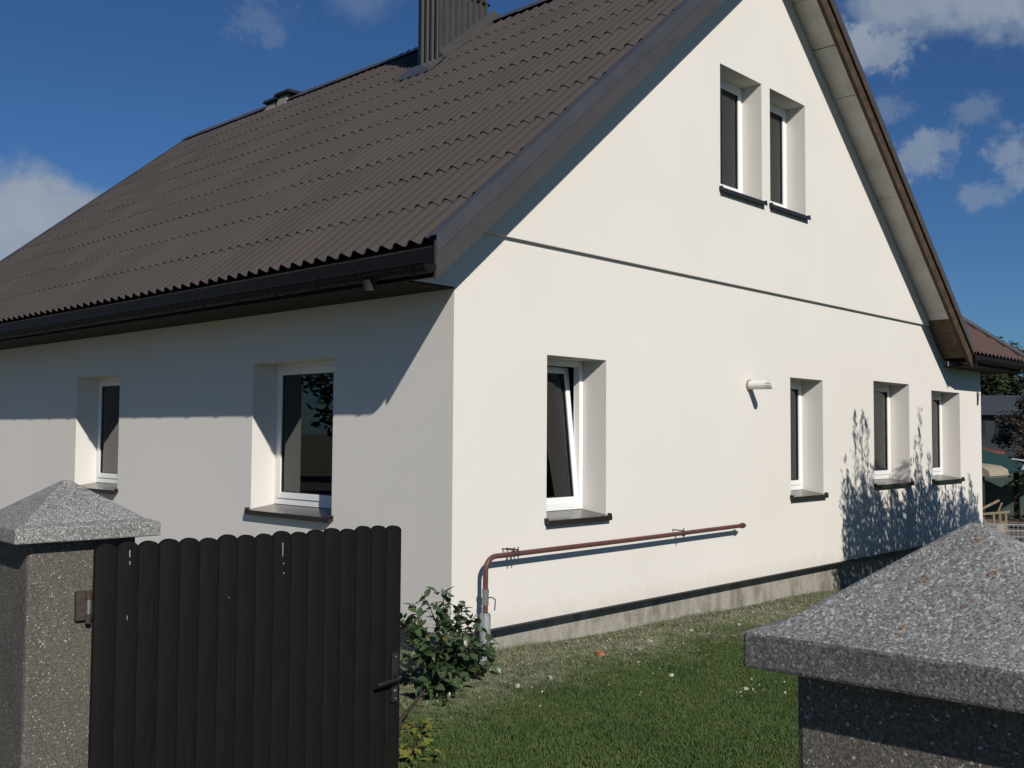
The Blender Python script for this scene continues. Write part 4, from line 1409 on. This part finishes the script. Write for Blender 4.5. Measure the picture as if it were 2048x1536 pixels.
# small white topped table, wire pen
tb = empty('garden_table', (20.05, 1.2, -0.5), 'small white-topped garden table at right edge before the polytunnel', 'table')
b = MB(); b.box((19.85, 0.95, 0.0), (20.3, 1.5, 0.04)); b.build('table_top', M['white_tarp'], tb)
for (x, y) in ((19.9, 1.0), (20.25, 1.0), (19.9, 1.45), (20.25, 1.45)):
    b = MB(); b.box((x - .025, y - .025, -0.5), (x + .025, y + .025, -0.002)); b.build('leg', M['wood_dark'], tb)
wp = empty('wire_pen', (15.9, 0.2, -0.5), 'low grey wire pen panel on the paving at right edge', 'wire panel')
for k in range(9):
    p = Vector((15.62, 0.62, 0)) + RX * (k * 0.09)
    b = MB(); b.tube([(p.x, p.y, -0.5), (p.x, p.y, -0.05)], 0.006, 5); b.build('upright_wire', M['galv'], wp)
for z in (-0.42, -0.3, -0.18, -0.06):
    p = Vector((15.60, 0.64, z)); q = p + RX * 0.78
    b = MB(); b.tube([p, q], 0.006, 5); b.build('cross_wire', M['galv'], wp)
# little shed with red roof
sh = empty('shed', (30, 7, -0.5), 'small shed with brick red roof behind the green carport', 'shed')
SO = Vector((-5.813, -6.154, 0)) + Vector((0.727, 0.685, 0)) * 32 + Vector((0.686, -0.728, 0)) * (32 * (2006 - 1024) / 2031)
def SP(u, d, z): p = SO + Vector((0.686, -0.728, 0)) * u + Vector((0.727, 0.686, 0)) * d; return (p.x, p.y, z)
b = MB()
b.hexa([SP(-4, 0.4, -0.5), SP(-0.3, 0.4, -0.5), SP(-0.3, 4, -0.5), SP(-4, 4, -0.5), SP(-4, 0.4, 1.2), SP(-0.3, 0.4, 1.2), SP(-0.3, 4, 1.2), SP(-4, 4, 1.2)])
b.build('wall', M['wood_dark'], sh)
b = MB()
b.hexa([SP(-4.3, 0, 1.16), SP(0, 0, 1.16), SP(0, 4.4, 1.5), SP(-4.3, 4.4, 1.5), SP(-4.3, 0, 1.22), SP(0, 0, 1.22), SP(0, 4.4, 1.58), SP(-4.3, 4.4, 1.58)])
b.build('roof', M['shed_roof'], sh)
# far building; its shade is put into the wall and roof colours
fb_ = empty('far_house', (62, 14, -0.5), 'house far behind the yard, its shade put into dark blue-grey colours', 'house')
U = Vector((0.686, -0.728, 0)); D = Vector((0.727, 0.686, 0)); O = Vector((55.8, 16.1, 0))
def FP(u, d, z): p = O + U * u + D * d; return (p.x, p.y, z)
b = MB()
b.hexa([FP(-4, 0, -0.6), FP(14, 0, -0.6), FP(14, 8, -0.6), FP(-4, 8, -0.6), FP(-4, 0, 3.0), FP(14, 0, 3.0), FP(14, 8, 3.0), FP(-4, 8, 3.0)])
b.build('wall', M['far_wall'], fb_)
b = MB()
b.hexa([FP(-4.4, -0.5, 2.98), FP(14.4, -0.5, 2.98), FP(14.4, 8.5, 2.98), FP(-4.4, 8.5, 2.98), FP(-3.4, 3.5, 4.3), FP(13.4, 3.5, 4.3), FP(13.4, 4.5, 4.3), FP(-3.4, 4.5, 4.3)])
b.build('roof', M['far_roof'], fb_)
for u in (1.05, 2.5, 4.2):
    for z in (1.75,):
        b = MB(); b.hexa([FP(u, -0.06, z), FP(u + 0.9, -0.06, z), FP(u + 0.9, -0.004, z), FP(u, -0.004, z), FP(u, -0.06, z + 1.0), FP(u + 0.9, -0.06, z + 1.0), FP(u + 0.9, -0.004, z + 1.0), FP(u, -0.004, z + 1.0)])
        wn = b.build('window', M['far_wall'], fb_)
        b = MB(); b.hexa([FP(u + .06, -0.066, z + .06), FP(u + .84, -0.066, z + .06), FP(u + .84, -0.061, z + .06), FP(u + .06, -0.061, z + .06), FP(u + .06, -0.066, z + .94), FP(u + .84, -0.066, z + .94), FP(u + .84, -0.061, z + .94), FP(u + .06, -0.061, z + .94)])
        b.build('pane', M['far_glass'], wn)


def tree(name, x, y, h, r, mat, label, group=None, leaves=1500, lsize=0.22, crown_lo=0.3, cat='tree'):
    gz = float(ground_z(x, y))
    root = empty(name, (x, y, gz), label, cat, group)
    rt = random.Random(int(x * 31 + y * 17))
    tb, fb = MB(), MB()
    tb.tube([(x, y, gz - .1), (x + .05 * h * .2, y, gz + h * .3), (x, y + .04 * h, gz + h * .75)], [h * .03, h * .02, h * .006], 8)
    clumps = []
    for k in range(26):
        a = rt.uniform(0, 6.28); zz = rt.uniform(crown_lo, 0.97)
        rr = r * math.sin(math.pi * min(1, max(0.05, (zz - crown_lo) / (1.02 - crown_lo)))) ** 0.6 * rt.uniform(.25, 1)
        c = Vector((x + rr * math.cos(a), y + rr * math.sin(a), gz + h * zz)); clumps.append((c, r * rt.uniform(.2, .38)))
        if k % 2 == 0:
            s = Vector((x, y, gz + h * max(.2, zz - .25)))
            tb.tube([s, (s + c) / 2 + Vector((0, 0, .05 * h)), c], [h * .010, h * .006, h * .002], 5)
    for k in range(leaves):
        c, cr = clumps[rt.randrange(len(clumps))]
        d = Vector((rt.gauss(0, 1), rt.gauss(0, 1), rt.gauss(0, .8))); d = d.normalized() * cr * rt.random() ** .45
        p = c + d; s = lsize * rt.uniform(.6, 1.3)
        a1 = Vector((rt.uniform(-1, 1), rt.uniform(-1, 1), rt.uniform(-.6, .6))).normalized(); a2 = a1.orthogonal().normalized()
        fb.poly([p - a1 * s, p + a2 * s * .5, p + a1 * s, p - a2 * s * .5])
    tb.build('trunk', M['bark'], root)
    fb.build('crown', mat, root, fix=False)
    return root


tree('garden_tree', 33.2, 4.9, 3.7, 1.5, M['leaf_russet'], 'dark russet-leaved tree at right edge before the far grey house', None, 7000, 0.075, 0.12)
tree('garden_bush', 22.6, 1.75, 1.6, 0.85, M['leaf'], 'small dark green bush at right edge beside the polytunnel', None, 900, 0.06, 0.1, 'bush')
gp_ = 'dark trees behind the far grey house'
tree('far_tree', 78.5, 22.2, 9.0, 4.2, M['leaf_far'], 'dark far tree partly hidden by the house corner', gp_, 11000, 0.20, 0.08)
tree('far_tree', 80, 20.3, 8.8, 4.0, M['leaf_far'], 'dark far tree right of the corner above the grey roof', gp_, 11000, 0.20, 0.08)
tree('far_tree', 80.5, 18.6, 9.2, 4.2, M['leaf_russet'], 'brownish far tree at right edge above the grey roof', gp_, 11000, 0.20, 0.08)
# trees across the street: they show only as reflections in the side windows
tree('street_tree', -15.5, 12.5, 5.0, 2.4, M['leaf_far'], 'dark leafy tree across the street, reflected in the wide side window', None, 1500, 0.2, 0.25)
tree('street_tree', -17, 24.0, 7.0, 3.0, M['leaf_far'], 'taller leafy tree farther up across the street', None, 1500, 0.2, 0.25)

nh = empty('street_house', (-22, 20, -0.2), 'beige house across the street, seen only as a reflection in the side window', 'house')
b = MB(); b.box((-27, 13, -0.3), (-20, 22, 3.2)); b.build('wall', M['blind'], nh)
b = MB(); b.hexa([(-27.6, 12.5, 3.2), (-19.4, 12.5, 3.2), (-19.4, 22.5, 3.2), (-27.6, 22.5, 3.2), (-23.6, 12.5, 6.4), (-23.4, 12.5, 6.4), (-23.4, 22.5, 6.4), (-23.6, 22.5, 6.4)]); b.build('roof', M['shed_roof'], nh)
for y in (14.2, 17.0, 19.8):
    b = MB(); b.box((-20.0 + 0.002, y, 0.9), (-19.95, y + 1.2, 2.3)); w_ = b.build('window', M['pvc'], nh)
    b = MB(); b.box((-19.949, y + .1, 1.0), (-19.944, y + 1.1, 2.2)); b.build('pane', M['far_glass'], w_)
